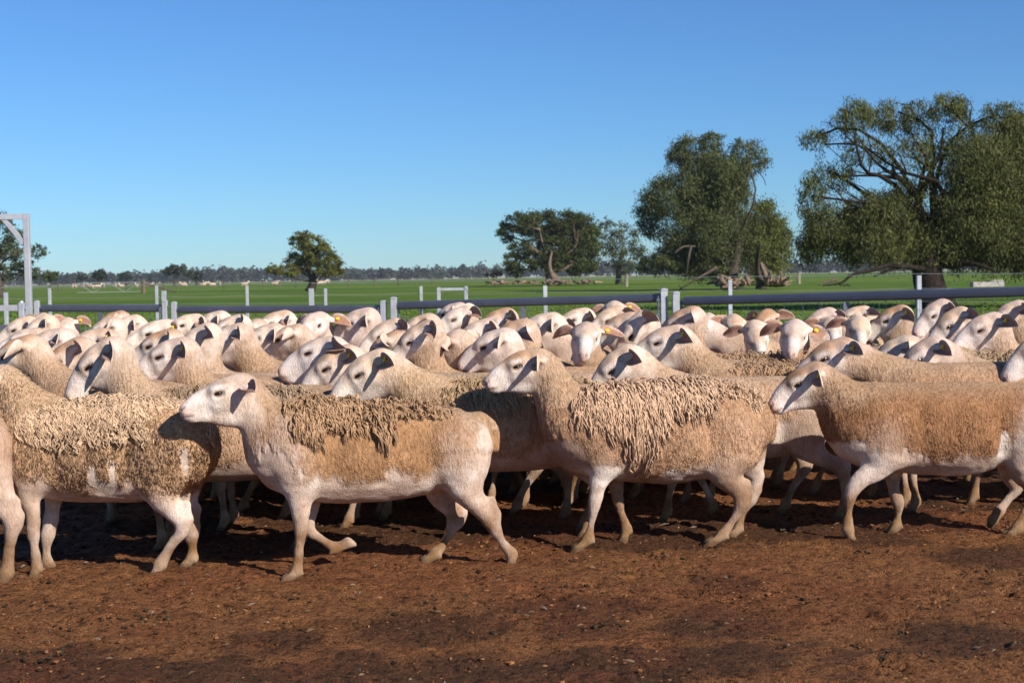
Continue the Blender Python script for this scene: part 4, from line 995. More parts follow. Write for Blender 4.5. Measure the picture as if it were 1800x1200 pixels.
def place_mob():
    rng = np.random.default_rng(77)
    for i, m in enumerate(MOB):
        if m['a'] >= 50: m['a'] = min(88, m['a'] + 16)
        elif i > 9: m['a'] += 13 * math.sin(i * 2.9)
    n = len(MOB); E = np.array([at(m['e'][0], m['e'][1], m['d']) for m in MOB])
    B = np.array([float(m.get('b', m['a'])) for m in MOB]); dd = np.zeros(n)
    tt = np.array([.22, .42, .62, .82, 1.0])
    fixed = []
    for (fx, fy, rx, ry) in ((30, 5.55, 350, 5.56), (500, 5.42, 850, 5.63), (1000, 5.92, 1330, 6.04), (1490, 6.05, 1850, 6.12)):
        a = at(fx, 700, fy)[:2]; b = at(rx, 700, ry)[:2]
        for k in np.linspace(0.05, .95, 5): fixed.append(a + (b - a) * k)
    fixed = np.array(fixed)
    def pts(i, b, d):
        m = MOB[i]; p = E[i, :2] * ((m['d'] + d) / m['d']); ha = math.radians(180 + m['a']); hb = math.radians(180 + b)
        # eye -> poll -> chest -> rump
        poll = p - .06 * np.array([math.cos(ha), math.sin(ha)]); hm = math.radians(180 + (m['a'] + b) / 2)
        chest = poll - .17 * np.array([math.cos(hm), math.sin(hm)]); rump = chest - .80 * np.array([math.cos(hb), math.sin(hb)])
        return chest + (rump - chest) * tt[:, None], poll
    cur = [pts(i, B[i], 0)[0] for i in range(n)]
    for sweep in range(4):
        for i in range(n):
            if 'b' in MOB[i]: cur[i] = pts(i, B[i], 0)[0]; continue
            others = np.vstack([cur[j] for j in range(n) if j != i] + [fixed]); best = None
            for db in (-45, -30, -20, -10, 0, 10, 20, 30, 45):
                b = MOB[i]['a'] * .75 + db
                for d in (-.3, -.15, 0, .15, .3):
                    if MOB[i]['d'] < 6.9: d *= .4
                    P, _ = pts(i, b, d)
                    D = np.sqrt(((P[:, None] - others[None]) ** 2).sum(2)); c = (np.maximum(.36 - D, 0) ** 2).sum() * 40
                    c += np.maximum(P[:, 1] - (FENCE_Y(P[:, 0]) - .35), 0).sum() * 60 + np.maximum(6.25 - P[:, 1], 0).sum() * 10
                    c += (abs(db) / 45) ** 2 * .35 + (abs(b) / 90) ** 2 * .25 + abs(d) * .25
                    if best is None or c < best[0]: best = (c, b, d, P)
            B[i], dd[i], cur[i] = best[1], best[2], best[3]
    for i, m in enumerate(MOB):
        d = m['d'] + dd[i]; eye = at(m['e'][0], m['e'][1], d)
        near = m['d'] < 7.0
        G = get_base((near, i % 2, m['wool']))
        dy = math.radians(m['a'] - B[i]); dy = max(-1.3, min(1.3, dy)); ny = dy * .5; hy = dy * .5
        l = np.cross(G['hu'], G['hf']); side = 1.0
        er = np.array([G['C'] + G['s'] * (G['hf'] * .074 + l * .0405 * q + G['hu'] * .005) for q in (1, -1)])
        sc = m.get('s', 1.0) * (1 + .03 * math.sin(i * 2.3))
        best = None
        for npi in np.linspace(-.75, .55, 27):
            p = bend(er[:1], ny, npi, hy, -npi - math.radians(m['pitch'] - 22))[0]
            c = abs(p[2] * sc - eye[2])
            if best is None or c < best[0]: best = (c, npi, p)
        npi = best[1]; hp = -npi - math.radians(m['pitch'] - 22); p = best[2]
        if best[0] > .02: sc *= min(1.08, max(.93, eye[2] / (p[2] * sc)))
        rz = math.radians(180 + B[i]); R = np.array([[math.cos(rz), -math.sin(rz)], [math.sin(rz), math.cos(rz)]])
        xy = eye[:2] - R @ (p[:2] * sc)
        f = lambda P: bend(P, ny, npi, hy, hp)
        tone = m['tone']; tan = TAN * (1 - .0) ; tan = TAN * np.array([1 + .12 * math.sin(i * 1.7), 1 + .10 * math.sin(i * 1.7), 1 + .2 * math.sin(i * 1.3)])
        tan = tan * (1 - .35) + PALE * .35 if tone == 0 else (TAN if tone == 1 else PALE * .7 + TAN * .3)
        tan = tan * (1 + .08 * math.sin(i * 5.1))
        colr = coat(G, G['fm'], tan=tan, face=WHITE * (1 + .04 * math.sin(i * 3.1)) * np.array([1, 1 - .02 * math.cos(i), 1 - .04 * math.cos(i * 1.3)]), seed=60 + i, headtan=m['ht'] + .15, grime=.5, teark=.25 + .35 * (math.sin(i * 4.4) + 1) / 2)
        ears = []; tg = []
        rb = np.random.default_rng(900 + i); bk = m.get('ear', rb.choice([-.32, -.15, 0.0, .08, .18, .28])); wu = rb.uniform(.2, .8)
        for q in (1, -1):
            ev, eq, inn, tp, fr = ear_geo(G['C'], G['hf'], G['hu'], 1.16, q, droop=rb.uniform(-.08, .14), back=bk + rb.uniform(-.12, .12), wup=wu)
            dr = 0.04
            ev2 = ev.copy()
            c0 = ev[0]; v = ev - c0; ev2 = c0 + np.stack([v[:, 0] - dr * .4 * np.abs(v[:, 1]), v[:, 1], v[:, 2] - dr * np.abs(v[:, 1])], 1)
            ears.append((f(ev2), eq, ear_cols(inn, .2, None)))
            if m['tg'] == q or m['tg'] == 2:
                t3 = f(np.stack([tp, tp + fr[0] * .01, tp + fr[1] * .01])); e_ = nrm(t3[1] - t3[0]); w_ = nrm(t3[2] - t3[0]); tg.append((t3[0], e_, w_, np.cross(e_, w_) * np.sign(np.dot(np.cross(fr[0], fr[1]), fr[2]))))
        e3 = f(np.vstack([er, er + G['hf'] * .01, er + G['hu'] * .01])); eyes = [(e3[k], nrm(e3[2 + k] - e3[k]), nrm(e3[4 + k] - e3[k])) for k in (0, 1)]
        EV, EF, EC = G['ex']; tn = tan / TAN
        root = empty('sheep', (xy[0], xy[1], 0), rz, m['label'], 'sheep', 'sheep packed together in the mob behind the front row'); root.scale = (sc, sc, sc)
        finish_sheep(root, G, f(G['V']), G['Q'], colr, ears, eyes, tg, (f(EV), EF, np.clip(EC * tn, 0, .9)))
place_mob()

# ------------------------------------------------------------------ yard rails, gates and fences
def px_m(Y): return Y / FPX
def yard_panels():
    def depth(px): return 17.05 - (px - 50) * (17.05 - 11.7) / 1750
    def rail(p0, p1, parent, h=.042, name='rail'):
        p0, p1 = np.array(p0), np.array(p1); c = (p0 + p1) / 2; d = (p1 - p0) / 2; t = nrm(d); s = nrm(np.cross(t, (0, 0, 1))); u = np.cross(s, t)
        mb = MB(); n = 12; ang = np.arange(n) * 2 * math.pi / n
        V = [c + sg * d + s * (.020 * math.copysign(abs(math.cos(a)) ** .6, math.cos(a))) + u * (h * math.copysign(abs(math.sin(a)) ** .6, math.sin(a))) for sg in (-1, 1) for a in ang]
        Q = [(i, (i + 1) % n, n + (i + 1) % n, n + i) for i in range(n)]; T = [(0, i + 1, i) for i in range(1, n - 1)] + [(n, n + i, n + i + 1) for i in range(1, n - 1)]
        mb.add(V, Q, T); return link(name, mb.mesh(name, [MAT_RAIL]), parent)
    def post(x, y, z1, parent, r=.030, mt=None, name='post'):
        mb = MB(); mb.box((x, y, z1 / 2 - .1), (r, 0, 0), (0, r, 0), (0, 0, z1 / 2 + .1), bev=.15)
        mb.box((x, y, z1 + .004), (r * 1.12, 0, 0), (0, r * 1.12, 0), (0, 0, .006), bev=.3)
        mb.tube([(x, y, z1 + .010), (x, y, z1 + .018)], [r * .9, r * .5], 8)
        return link(name, mb.mesh(name, [mt or MAT_POST]), parent)
    segs = [((74, 541.5), (282, 541.5), 65, 290, (177,), 'first rail panel right of the tall galvanised gate post, with one drop bar'),
            ((314, 544), (668, 543), 306, 674, (482,), 'rail panel between the two pairs of capped posts at left, low dark rail'),
            ((700, 537), (1161, 523.5), 692, 1167, (919,), 'long rail panel across the middle under the small frame gate'),
            ((1203, 529), (1990, 507), 1188, 2000, (1481,), 'nearest rail panel running out at the right edge before the big tree')]
    for (a, b, pa, pb, bars, lab) in segs:
        A = at(a[0], a[1], depth(a[0])); B_ = at(b[0], b[1], depth(b[0]))
        root = empty('rail_panel', (0, 0, 0), 0, lab, 'fence', 'oval rail panels behind the mob')
        rail(A, B_, root)
        for z in (.52, .20): rail((A[0], A[1], z), (B_[0], B_[1], z), root, .03)
        for px, p in ((pa, A), (pb, B_)):
            q = at(px, 540, depth(px)); post(q[0], q[1], p[2] + .075, root, .034 if px > 600 else .030)
            # hinge lugs and strap beside the post
            mb = MB(); sgn = 1 if px == pa else -1
            for z in (p[2] - .02, p[2] - .16): mb.box((q[0] + sgn * .05, q[1] - .01, z), (.022, 0, 0), (0, .012, 0), (0, 0, .014))
            mb.tube([(q[0] + sgn * .055, q[1] - .01, p[2] - .20), (q[0] + sgn * .055, q[1] - .01, p[2] + .02)], .008, 8)
            link('hinge', mb.mesh('hinge', [MAT_RAIL]), root)
        for px in bars:
            q = at(px, 540, depth(px)); t = (q[0] - A[0]) / (B_[0] - A[0]); c = A + (B_ - A) * t
            mb = MB(); mb.box((c[0], c[1], c[2] / 2), (.026, 0, 0), (0, .012, 0), (0, 0, c[2] / 2 - .05)); link('drop_bar', mb.mesh('drop_bar', [MAT_RAIL]), root)
        mb = MB(); L = np.linalg.norm(B_ - A); nv = int(L / .15)
        for k in range(nv + 1):
            p = A + (B_ - A) * k / nv; mb.tube([(p[0], p[1] + .03, .05), (p[0], p[1] + .03, p[2] - .03)], .0016, 3, cap=False)
        for z in np.arange(.08, .9, .09):
            mb.tube([(A[0], A[1] + .03, z), (B_[0], B_[1] + .03, z)], .0018, 3, cap=False)
        tag(link('wire_mesh', mb.mesh('wire_mesh', [MAT_WIRE]), root), kind='stuff')
    # tall gate frame at the left edge
    root = empty('gate_gantry', (0, 0, 0), 0, 'tall galvanised gate frame with diagonal brace at the left edge', 'gate frame')
    Y = 16.2; t = at(45, 376, Y); g = at(54, 600, Y); x0, z1 = (t[0] + g[0]) / 2, t[2]
    mb = MB(); mb.box((x0, Y, z1 / 2), (.032, 0, 0), (0, .032, 0), (0, 0, z1 / 2)); link('upright', mb.mesh('upright', [MAT_POST]), root)
    bz = at(20, 379, Y)[2]
    mb = MB(); mb.box((x0 - 1.85 - .034, Y, z1 - .03), (1.85, 0, 0), (0, .030, 0), (0, 0, .030)); link('crossbar', mb.mesh('crossbar', [MAT_POST]), root)
    a = at(1, 378, Y); b = at(43, 428, Y); d = nrm(b - a); u = nrm(np.cross(d, (0, 1, 0)))
    mb = MB(); mb.box((a + b) / 2, d * np.linalg.norm(b - a) / 2, np.array([0, .022, 0]), u * .024); link('brace', mb.mesh('brace', [MAT_POST]), root)
    mb = MB(); mb.box((x0 - 3.7, Y, z1 / 2), (.032, 0, 0), (0, .032, 0), (0, 0, z1 / 2)); link('upright', mb.mesh('upright', [MAT_POST]), root)
    # small pale gate under it
    root = empty('small_gate', (0, 0, 0), 0, 'small whitish tubular gate with latch at the left edge', 'gate')
    Y = 15.6; p = at(38, 532, Y); q = at(0, 541, Y)
    mb = MB(); mb.box((p[0], Y, p[2] / 2), (.030, 0, 0), (0, .03, 0), (0, 0, p[2] / 2)); mb.tube([(p[0], Y, p[2] - .01), (p[0], Y, p[2] + .02)], [.03, .018], 8); link('stile', mb.mesh('stile', [MAT_POST]), root)
    for yy, h, mt in ((541, .032, MAT_POST), (575, .028, MAT_RAIL)):
        z = at(20, yy, Y)[2]; mb = MB(); mb.box((p[0] - .032 - 1.2, Y, z), (1.2, 0, 0), (0, .02, 0), (0, 0, h)); link('gate_bar', mb.mesh('gate_bar', [mt]), root)
    z = at(48, 560, Y)[2]; mb = MB(); mb.box((p[0] + .075, Y, z), (.042, 0, 0), (0, .012, 0), (0, 0, .012)); mb.box((p[0] + .075, Y, z + .12), (.042, 0, 0), (0, .012, 0), (0, 0, .012)); link('latch', mb.mesh('latch', [MAT_POST]), root)
    # wire fence behind, narrow galvanised posts
    root = empty('wire_fence', (0, 0, 0), 0, 'wire and mesh fence on narrow galvanised posts beyond the rails', 'fence')
    pts = [(-30, 512, 22, .02), (10, 514, 22, .028), (87, 506, 22, .022), (275, 502, 21, .020), (288, 511, 21, .032), (434, 502, 20.5, .020), (547, 507, 20, .034), (572, 507, 20, .020), (740, 503, 19.5, .020), (958, 502, 18.5, .026), (1283, 492, 17.5, .024), (1615, 484, 16.5, .026), (1930, 476, 15.6, .026)]
    W = []
    for (px, py, Y, r) in pts:
        p = at(px, py, Y); W.append((p[0], p[1])); mb = MB(); mb.box((p[0], p[1], p[2] / 2 - .1), (r, 0, 0), (0, r, 0), (0, 0, p[2] / 2 + .1)); link('post', mb.mesh('post', [MAT_POST]), root)
    for k, z in enumerate((1.10, .93, .78, .62, .45, .3)):
        mb = MB(); pp = []
        for (a, b) in zip(W[:-1], W[1:]):
            for t in (0, .5): pp.append((a[0] + (b[0] - a[0]) * t, a[1] + (b[1] - a[1]) * t, z - (.015 if t else 0)))
        pp.append((*W[-1], z)); mb.tube(pp, .0028 if k < 2 else .0018, 4, cap=False); link('wire', mb.mesh('wire', [MAT_WIRE]), root)
    mb = MB()
    for (a, b) in zip(W[:-1], W[1:]):
        n = int(abs(b[0] - a[0]) / .2)
        for k in range(n): x = a[0] + (b[0] - a[0]) * k / n; y = a[1] + (b[1] - a[1]) * k / n; mb.tube([(x, y, .05), (x, y, .78)], .0016, 3, cap=False)
    tag(link('wire_mesh', mb.mesh('wire_mesh', [MAT_WIRE]), root), kind='stuff')
    root = empty('frame_gate', (0, 0, 0), 0, 'small galvanised square frame standing in the wire fence, centre', 'gate frame')
    Y = 19.2; a = at(771, 505, Y); b = at(819, 503, Y)
    for p in (a, b): mb = MB(); mb.box((p[0], Y, p[2] / 2), (.024, 0, 0), (0, .024, 0), (0, 0, p[2] / 2)); link('stile', mb.mesh('stile', [MAT_POST]), root)
    z = at(795, 508, Y)[2]; mb = MB(); mb.box(((a[0] + b[0]) / 2, Y, z), ((b[0] - a[0]) / 2 - .026, 0, 0), (0, .018, 0), (0, 0, .018)); link('top_bar', mb.mesh('top_bar', [MAT_POST]), root)
yard_panels()

def far_fences():
    rng = np.random.default_rng(3)
    c0 = np.array([.16, .11, .075])
    root = empty('timber_fence', (0, 0, 0), 0, 'old paddock fence of thin dark posts far across the green at left', 'fence')
    for px in (355, 393, 462, 492, 520, 612, 659, 700, 760, 287, 312, 222, 150, 101):
        Y = 190 + rng.uniform(-3, 3); p = at(px, 495, Y); h = 1.25 + rng.uniform(-.1, .1); mb = MB(); mb.tube([(p[0], Y, -.2), (p[0] + rng.uniform(-.05, .05), Y, h)], [.07, .06], 6, c=c0 * rng.uniform(.6, 1.3)); link('post', mb.mesh('post', [MAT_WOOD]), root)
    mb = MB()
    for z in (.5, .85, 1.15): mb.tube([(-75, 190, z), (0, 190, z)], .012, 4, c=(.2, .18, .16), cap=False)
    tag(link('wire', mb.mesh('wire', [MAT_WOOD]), root), kind='stuff')
    root = empty('strainer_post', (0, 0, 0), 0, 'thick weathered strainer post with slanting brace out in the paddock at left', 'post')
    Y = 150; p = at(252, 500, Y); mb = MB(); mb.tube([(p[0], Y, -.2), (p[0], Y, 1.35)], [.22, .20], 9, c=c0 * 1.1, jit=.1, rng=rng); link('post', mb.mesh('post', [MAT_WOOD]), root)
    mb = MB(); mb.tube([(p[0] + .25, Y, .95), (p[0] + 3.4, Y, .05)], [.10, .09], 7, c=c0 * .9); link('brace', mb.mesh('brace', [MAT_WOOD]), root)
    root = empty('pipe_gate', (0, 0, 0), 0, 'wide thin pipe field gate with zigzag bracing beside the strainer post', 'gate')
    a, b = at(135, 500, 150)[0], at(247, 500, 150)[0]; mb = MB()
    for z in (.12, 1.12): mb.tube([(a, 150, z), (b, 150, z)], .03, 6)
    for k in range(4): x0 = a + (b - a) * k / 4; x1 = a + (b - a) * (k + 1) / 4; mb.tube([(x0, 150, .12 if k % 2 else 1.12), (x1, 150, 1.12 if k % 2 else .12)], .022, 5)
    link('gate_frame', mb.mesh('gate_frame', [MAT_WIRE]), root)
    for (px, Y, h, lab) in ((1101, 130, 1.15, 'weathered grey post standing in the paddock between the dark tree and the tall middle tree'), (1404, 135, 1.2, 'short grey timber post right of the light green tree')):
        p = at(px, 490, Y); mb = MB(); mb.tube([(p[0], Y, -.2), (p[0], Y, h * .6), (p[0] + .06, Y, h)], [.17, .16, .15], 8, c=(.30, .25, .19), jit=.12, rng=rng); tag(link('timber_post', mb.mesh('timber_post', [MAT_WOOD])), lab, 'post')
    root = empty('water_trough', (0, 0, 0), 0, 'long pale concrete water trough in the grass right of the big tree trunk', 'trough')
    Y = 88; p = at(1735, 497, Y); mb = MB(); x, L, w, h = p[0], .95, .28, .30
    for (cx, cy, ax, ay) in ((x, Y - w, L, .05), (x, Y + w, L, .05), (x - L + .05, Y, .05, w - .052), (x + L - .05, Y, .05, w - .052)): mb.box((cx, cy, h / 2 + .02), (ax, 0, 0), (0, ay, 0), (0, 0, h / 2), (.45, .40, .35))
    link('basin', mb.mesh('basin', [MAT_CONC]), root)
    mb = MB(); mb.box((x + L * .55, Y, h + .09), (.42, 0, 0), (0, .30, 0), (0, 0, .045), (.40, .36, .31)); link('float_cover', mb.mesh('float_cover', [MAT_CONC]), root)
far_fences()

# ------------------------------------------------------------------ trees
def make_tree(label, base_px, D, lobes, trunk_r, leafcol, leaf=(.05, .14), droop=.6, dens=1.0, limbs=(), fork=.45, seed=1, bark=(.085, .065, .05), name='gum_tree', gap=.35, twist=.12, lean=0.0, sub=26):
    rng = np.random.default_rng(seed); B = at(base_px[0], base_px[1], D); B[2] = -.05
    root = empty(name, (B[0], B[1], 0), 0, label, 'tree')
    m = D / FPX; LC = []
    for (px, py, rx, ry, de) in lobes:
        c = at(px, py, D); LC.append((np.array([c[0], D + rng.uniform(-.5, .5) * rx * m * 1.3, c[2]]), rx * m, ry * m, de))
    top = np.array([B[0] + lean, D, max(B[2] + fork * (max(c[0][2] for c in LC)), .8)])
    mb = MB(); bark = np.array(bark)
    n = 8; pts = [B + (top - B) * t + np.array([math.sin(t * 3 + seed) * trunk_r * .5, 0, 0]) for t in np.linspace(0, 1, n)]
    mb.tube(pts, [trunk_r * (1.45 - .7 * t ** .35) for t in np.linspace(0, 1, n)], 12, c=bark, jit=.10, rng=rng)
    link('trunk', mb.mesh('trunk', [MAT_BARK], True), root, (-B[0], -B[1], 0))
    mb = MB(); tips = []
    def branch(p0, p1, r0, r1, k=8, sag=.12):
        L = np.linalg.norm(p1 - p0); off = rng.normal(0, twist * L, (2, 3)); pts = []
        for t in np.linspace(0, 1, k):
            q = p0 * (1 - t) + p1 * t + off[0] * math.sin(math.pi * t) + off[1] * math.sin(2 * math.pi * t) * .5 + np.array([0, 0, sag * L * math.sin(math.pi * t)])
            pts.append(q)
        mb.tube(pts, [r0 + (r1 - r0) * t for t in np.linspace(0, 1, k)], 6, c=bark * rng.uniform(.8, 1.5), jit=.12, rng=rng); return pts
    for (c, rx, rz, de) in LC:
        t = rng.uniform(.55, 1); p0 = B + (top - B) * t; L = np.linalg.norm(c - p0); r = trunk_r * min(.42, .16 + .05 * rx)
        pts = branch(p0, c, r, r * .35)
        for k in range(int(5 + rx)):
            q = pts[rng.integers(3, 8)]; a = rng.normal(0, 1, 3); a /= np.linalg.norm(a); e = c + a * np.array([rx, rx * .8, rz]) * rng.uniform(.5, .95)
            branch(np.array(q), e, r * .28, r * .07, 6, .05)
    for L in limbs:
        P = [at(x, y, D + dz) for (x, y, dz, rr) in L]; P, R_ = densify(P, [q[3] for q in L], 4); mb.tube(P, R_, 8, c=bark * 1.1, jit=.12, rng=rng)
    link('limb', mb.mesh('limb', [MAT_BARK], True), root, (-B[0], -B[1], 0))
    Ps = []; Cs = []
    for (c, rx, rz, de) in LC:
        ns = int(sub * (0.6 + rx * rz / (m * m * 2000)) * min(1.3, .5 + de)); ns = max(6, ns)
        a = rng.normal(0, 1, (ns, 3)); a = nrm(a) * rng.uniform(.25, 1.05, (ns, 1)) ** .5
        cc = c + a * np.array([rx, rx * .8, rz]); cr = rng.uniform(.13, .30, ns) * min(rx, rz)
        nl = int(dens * de * rx * rz / (m * m) * 1.15); k = rng.integers(0, ns, nl)
        off = rng.normal(0, 1, (nl, 3)) * cr[k][:, None] * np.array([1, 1, .6])
        hang = rng.uniform(0, 1, nl) ** 2 * droop * cr[k] * 3.0
        p = cc[k] + off; p[:, 2] -= hang; p[:, 2] = np.maximum(p[:, 2], .35)
        Ps.append(p); tint = rng.uniform(.55, 1.45, ns)[k]; Cs.append(np.array(leafcol)[None] * tint[:, None] * rng.uniform(.86, 1.14, (nl, 1)) * np.stack([rng.uniform(.92, 1.15, nl), np.ones(nl), rng.uniform(.7, 1.1, nl)], 1))
    P = np.vstack(Ps); C = np.vstack(Cs); n = len(P)
    d = rng.normal(0, 1, (n, 3)); d[:, 2] -= droop * 2.2; d = nrm(d); w = nrm(np.cross(d, rng.normal(0, 1, (n, 3))))
    Ln = leaf[1] * rng.uniform(.6, 1.4, n)[:, None]; Wn = leaf[0] * rng.uniform(.6, 1.4, n)[:, None]
    V = np.stack([P, P + d * Ln * .45 + w * Wn * .5, P + d * Ln, P + d * Ln * .45 - w * Wn * .5], 1).reshape(-1, 3) - np.array([B[0], B[1], 0])
    b0 = np.arange(n)[:, None] * 4; T = np.concatenate([b0 + np.array([[0, 1, 2]]), b0 + np.array([[0, 2, 3]])])
    tag(link('crown', new_mesh('crown', V, T, [MAT_LEAF], np.repeat(C, 4, 0), smooth=False), root), kind='stuff')
    return root
OLIVE = (.105, .115, .033); GREY = (.09, .108, .052); DARK = (.062, .076, .018); LIME = (.105, .12, .024)
make_tree('huge drooping pepper tree with thick dark trunk, filling the right side', (1644, 540), 42,
          [(1493, 201, 34, 30, .5), (1431, 242, 26, 22, .35), (1585, 194, 56, 28, .5), (1670, 186, 42, 26, .6), (1749, 204, 36, 24, .45), (1790, 226, 38, 46, .9), (1517, 256, 46, 32, .24), (1598, 266, 50, 34, .18), (1465, 304, 52, 26, .32), (1424, 345, 24, 36, .35),
           (1721, 275, 75, 58, 1.0), (1775, 325, 60, 75, 1.1), (1704, 358, 75, 48, 1.1), (1551, 364, 65, 38, 1.0), (1465, 391, 52, 46, .9), (1430, 425, 28, 30, .8), (1534, 423, 66, 34, 1.1), (1619, 408, 58, 42, 1.2), (1687, 416, 66, 42, 1.2), (1756, 412, 66, 46, 1.2), (1792, 446, 46, 26, 1.0), (1860, 300, 80, 90, 1.0), (1860, 420, 70, 55, 1.0), (1600, 330, 46, 26, .25), (1640, 240, 45, 30, .22)],
          .46, OLIVE, (.024, .105), 1.1, 4.8, [[(1648, 470, 0, 0.187), (1640, 430, .1, 0.143), (1615, 360, .2, 0.110), (1600, 325, .2, 0.088), (1572, 305, 0, 0.055), (1570, 270, 0, 0.033)], [(1615, 360, .2, 0.099), (1632, 312, 0, 0.083), (1652, 270, 0, 0.050), (1658, 225, .2, 0.028)], [(1640, 430, .1, 0.110), (1600, 330, -.3, 0.088), (1555, 310, -.4, 0.044), (1480, 310, -.3, 0.025)],
           [(1600, 325, .2, 0.066), (1545, 290, -.4, 0.044), (1510, 256, -.4, 0.033), (1450, 254, -.3, 0.022)], [(1640, 474, 0, .10), (1602, 470, -.6, .075), (1562, 466, -1, .065), (1530, 476, -1.2, .05), (1500, 482, -1.4, .042), (1478, 497, -1.4, .032), (1446, 502, -1.5, .015)], [(1660, 466, 0, .12), (1700, 462, -.6, .08), (1735, 470, -.8, .05), (1752, 480, -.8, .02)], [(1600, 466, -.6, .06), (1565, 474, -.9, .04), (1536, 486, -1, .02)]], .35, 3, name='pepper_tree', bark=(.030, .022, .018), sub=46)
make_tree('tall ragged tree with two wispy tops, middle right', (1290, 505), 97,
          [(1225, 254, 44, 26, .6), (1196, 272, 25, 24, .6), (1253, 243, 20, 15, .5), (1225, 290, 30, 24, .8), (1308, 266, 28, 24, .5), (1330, 276, 20, 22, .42), (1300, 300, 24, 20, .7), (1259, 305, 46, 46, 1.1), (1185, 339, 52, 38, .95), (1142, 369, 22, 42, .75), (1242, 347, 56, 46, 1.1), (1284, 333, 28, 46, 1.0), (1227, 396, 76, 42, 1.1), (1270, 418, 70, 48, 1.2), (1213, 441, 56, 32, 1.0), (1256, 461, 62, 24, 1.1), (1171, 458, 46, 20, .6), (1142, 464, 26, 14, .5)],
          .42, (.085, .10, .032), (.06, .19), .8, 4.6, [[(1290, 490, 0, .3), (1262, 420, 0, .2), (1240, 330, 0, .16), (1232, 270, 0, .07)], [(1300, 345, 0, .06), (1315, 300, 0, .045), (1345, 282, 0, .03)], [(1318, 292, 0, .04), (1340, 310, 0, .03), (1346, 326, 0, .02)], [(1260, 470, -1, .12), (1225, 490, -2, .08), (1195, 508, -2, .05)], [(1215, 432, -5, .08), (1210, 455, -5.5, .07), (1206, 485, -5, .04)], [(1186, 445, -5, .08), (1200, 434, -5, .07), (1222, 433, -4.5, .05)]], .4, 5, name='gum_tree', sub=34)
make_tree('dense light green round tree joined to the right flank of the tall ragged tree', (1334, 503), 99,
          [(1335, 379, 33, 33, 1.2), (1357, 404, 32, 40, 1.2), (1341, 441, 42, 36, 1.2), (1374, 425, 18, 34, 1.0), (1316, 410, 26, 40, 1.1), (1352, 462, 36, 14, .8)], .3, LIME, (.06, .18), .9, 3.8, [[(1340, 503, -2, .22), (1331, 470, -2.5, .16), (1333, 440, -5, .12), (1338, 428, -5.5, .06)], [(1358, 500, -2, .2), (1349, 480, -3, .16), (1338, 462, -3.5, .10)]], .4, 8, name='gum_tree', sub=34)
make_tree('broad dark green domed tree with gnarled pale trunk, right of centre', (974, 500), 160,
          [(891, 408, 16, 20, 1.0), (918, 395, 28, 22, 1.1), (947, 391, 33, 22, 1.1), (982, 385, 33, 22, 1.2), (1013, 395, 26, 22, 1.1), (1032, 412, 22, 24, 1.1), (996, 408, 38, 22, 1.0), (1022, 437, 36, 24, 1.1), (916, 437, 20, 15, .8), (900, 457, 15, 18, 1.1), (908, 475, 13, 10, 1.0), (937, 463, 20, 13, .7), (967, 459, 22, 16, .9), (1012, 463, 36, 18, 1.1), (1034, 469, 22, 12, 1.0), (950, 425, 20, 18, .9), (975, 430, 24, 18, .8), (1000, 432, 26, 18, 1.0), (985, 455, 22, 14, .8), (930, 445, 20, 14, .8)],
          .75, DARK, (.13, .24), .15, 5.0, [[(972, 490, -3, .3), (966, 462, -3, .16), (975, 425, 0, .10), (972, 402, 0, .05)]], .3, 9, name='kurrajong_tree', bark=(.17, .12, .09), sub=30)
make_tree('sparse grey green tree leaning between the dark domed tree and the tall ragged one', (1090, 492), 165,
          [(1066, 389, 17, 11, .5), (1093, 404, 28, 18, .55), (1122, 430, 20, 24, .55), (1074, 424, 24, 24, .8), (1083, 451, 33, 20, .7), (1108, 466, 25, 14, .5), (1124, 446, 20, 14, .5)], .35, GREY, (.12, .26), .4, 2.6, (), .4, 10, name='gum_tree', sub=26)
make_tree('lone rounded olive green tree in the open paddock, left of centre', (547, 510), 135,
          [(539, 414, 20, 11, 1.0), (519, 422, 16, 8, .8), (550, 431, 26, 16, 1.1), (564, 452, 27, 18, 1.2), (583, 462, 18, 16, 1.2), (589, 477, 15, 9, 1.1), (519, 455, 19, 14, 1.1), (511, 474, 22, 11, 1.1), (480, 474, 14, 9, 1.0), (539, 463, 23, 16, 1.1), (572, 477, 20, 9, 1.1), (548, 445, 18, 14, 1.0)], .42, (.115, .12, .020), (.12, .20), .15, 3.6, (), .3, 12, name='shade_tree', bark=(.05, .04, .03), sub=26)
make_tree('dark straggly gum tree cut by the left edge behind the gate frame', (-8, 504), 130,
          [(4, 390, 14, 20, .9), (20, 420, 22, 18, .9), (8, 440, 24, 18, 1.0), (40, 455, 20, 14, .9), (70, 441, 15, 11, .8), (50, 480, 20, 12, 1.0), (10, 476, 24, 14, .8), (-30, 400, 30, 30, .9), (-40, 450, 35, 30, .9), (84, 484, 14, 9, .9)], .5, (.075, .095, .042), (.12, .22), .3, 2.6, (), .4, 13, name='gum_tree', sub=26)
make_tree('small bushy tree beside the straggly gum at left', (88, 499), 230, [(88, 484, 13, 10, 1.1), (80, 488, 10, 6, 1)], .25, (.05, .062, .026), (.3, .45), .1, 1.6, (), .3, 14, name='gum_tree', sub=14)
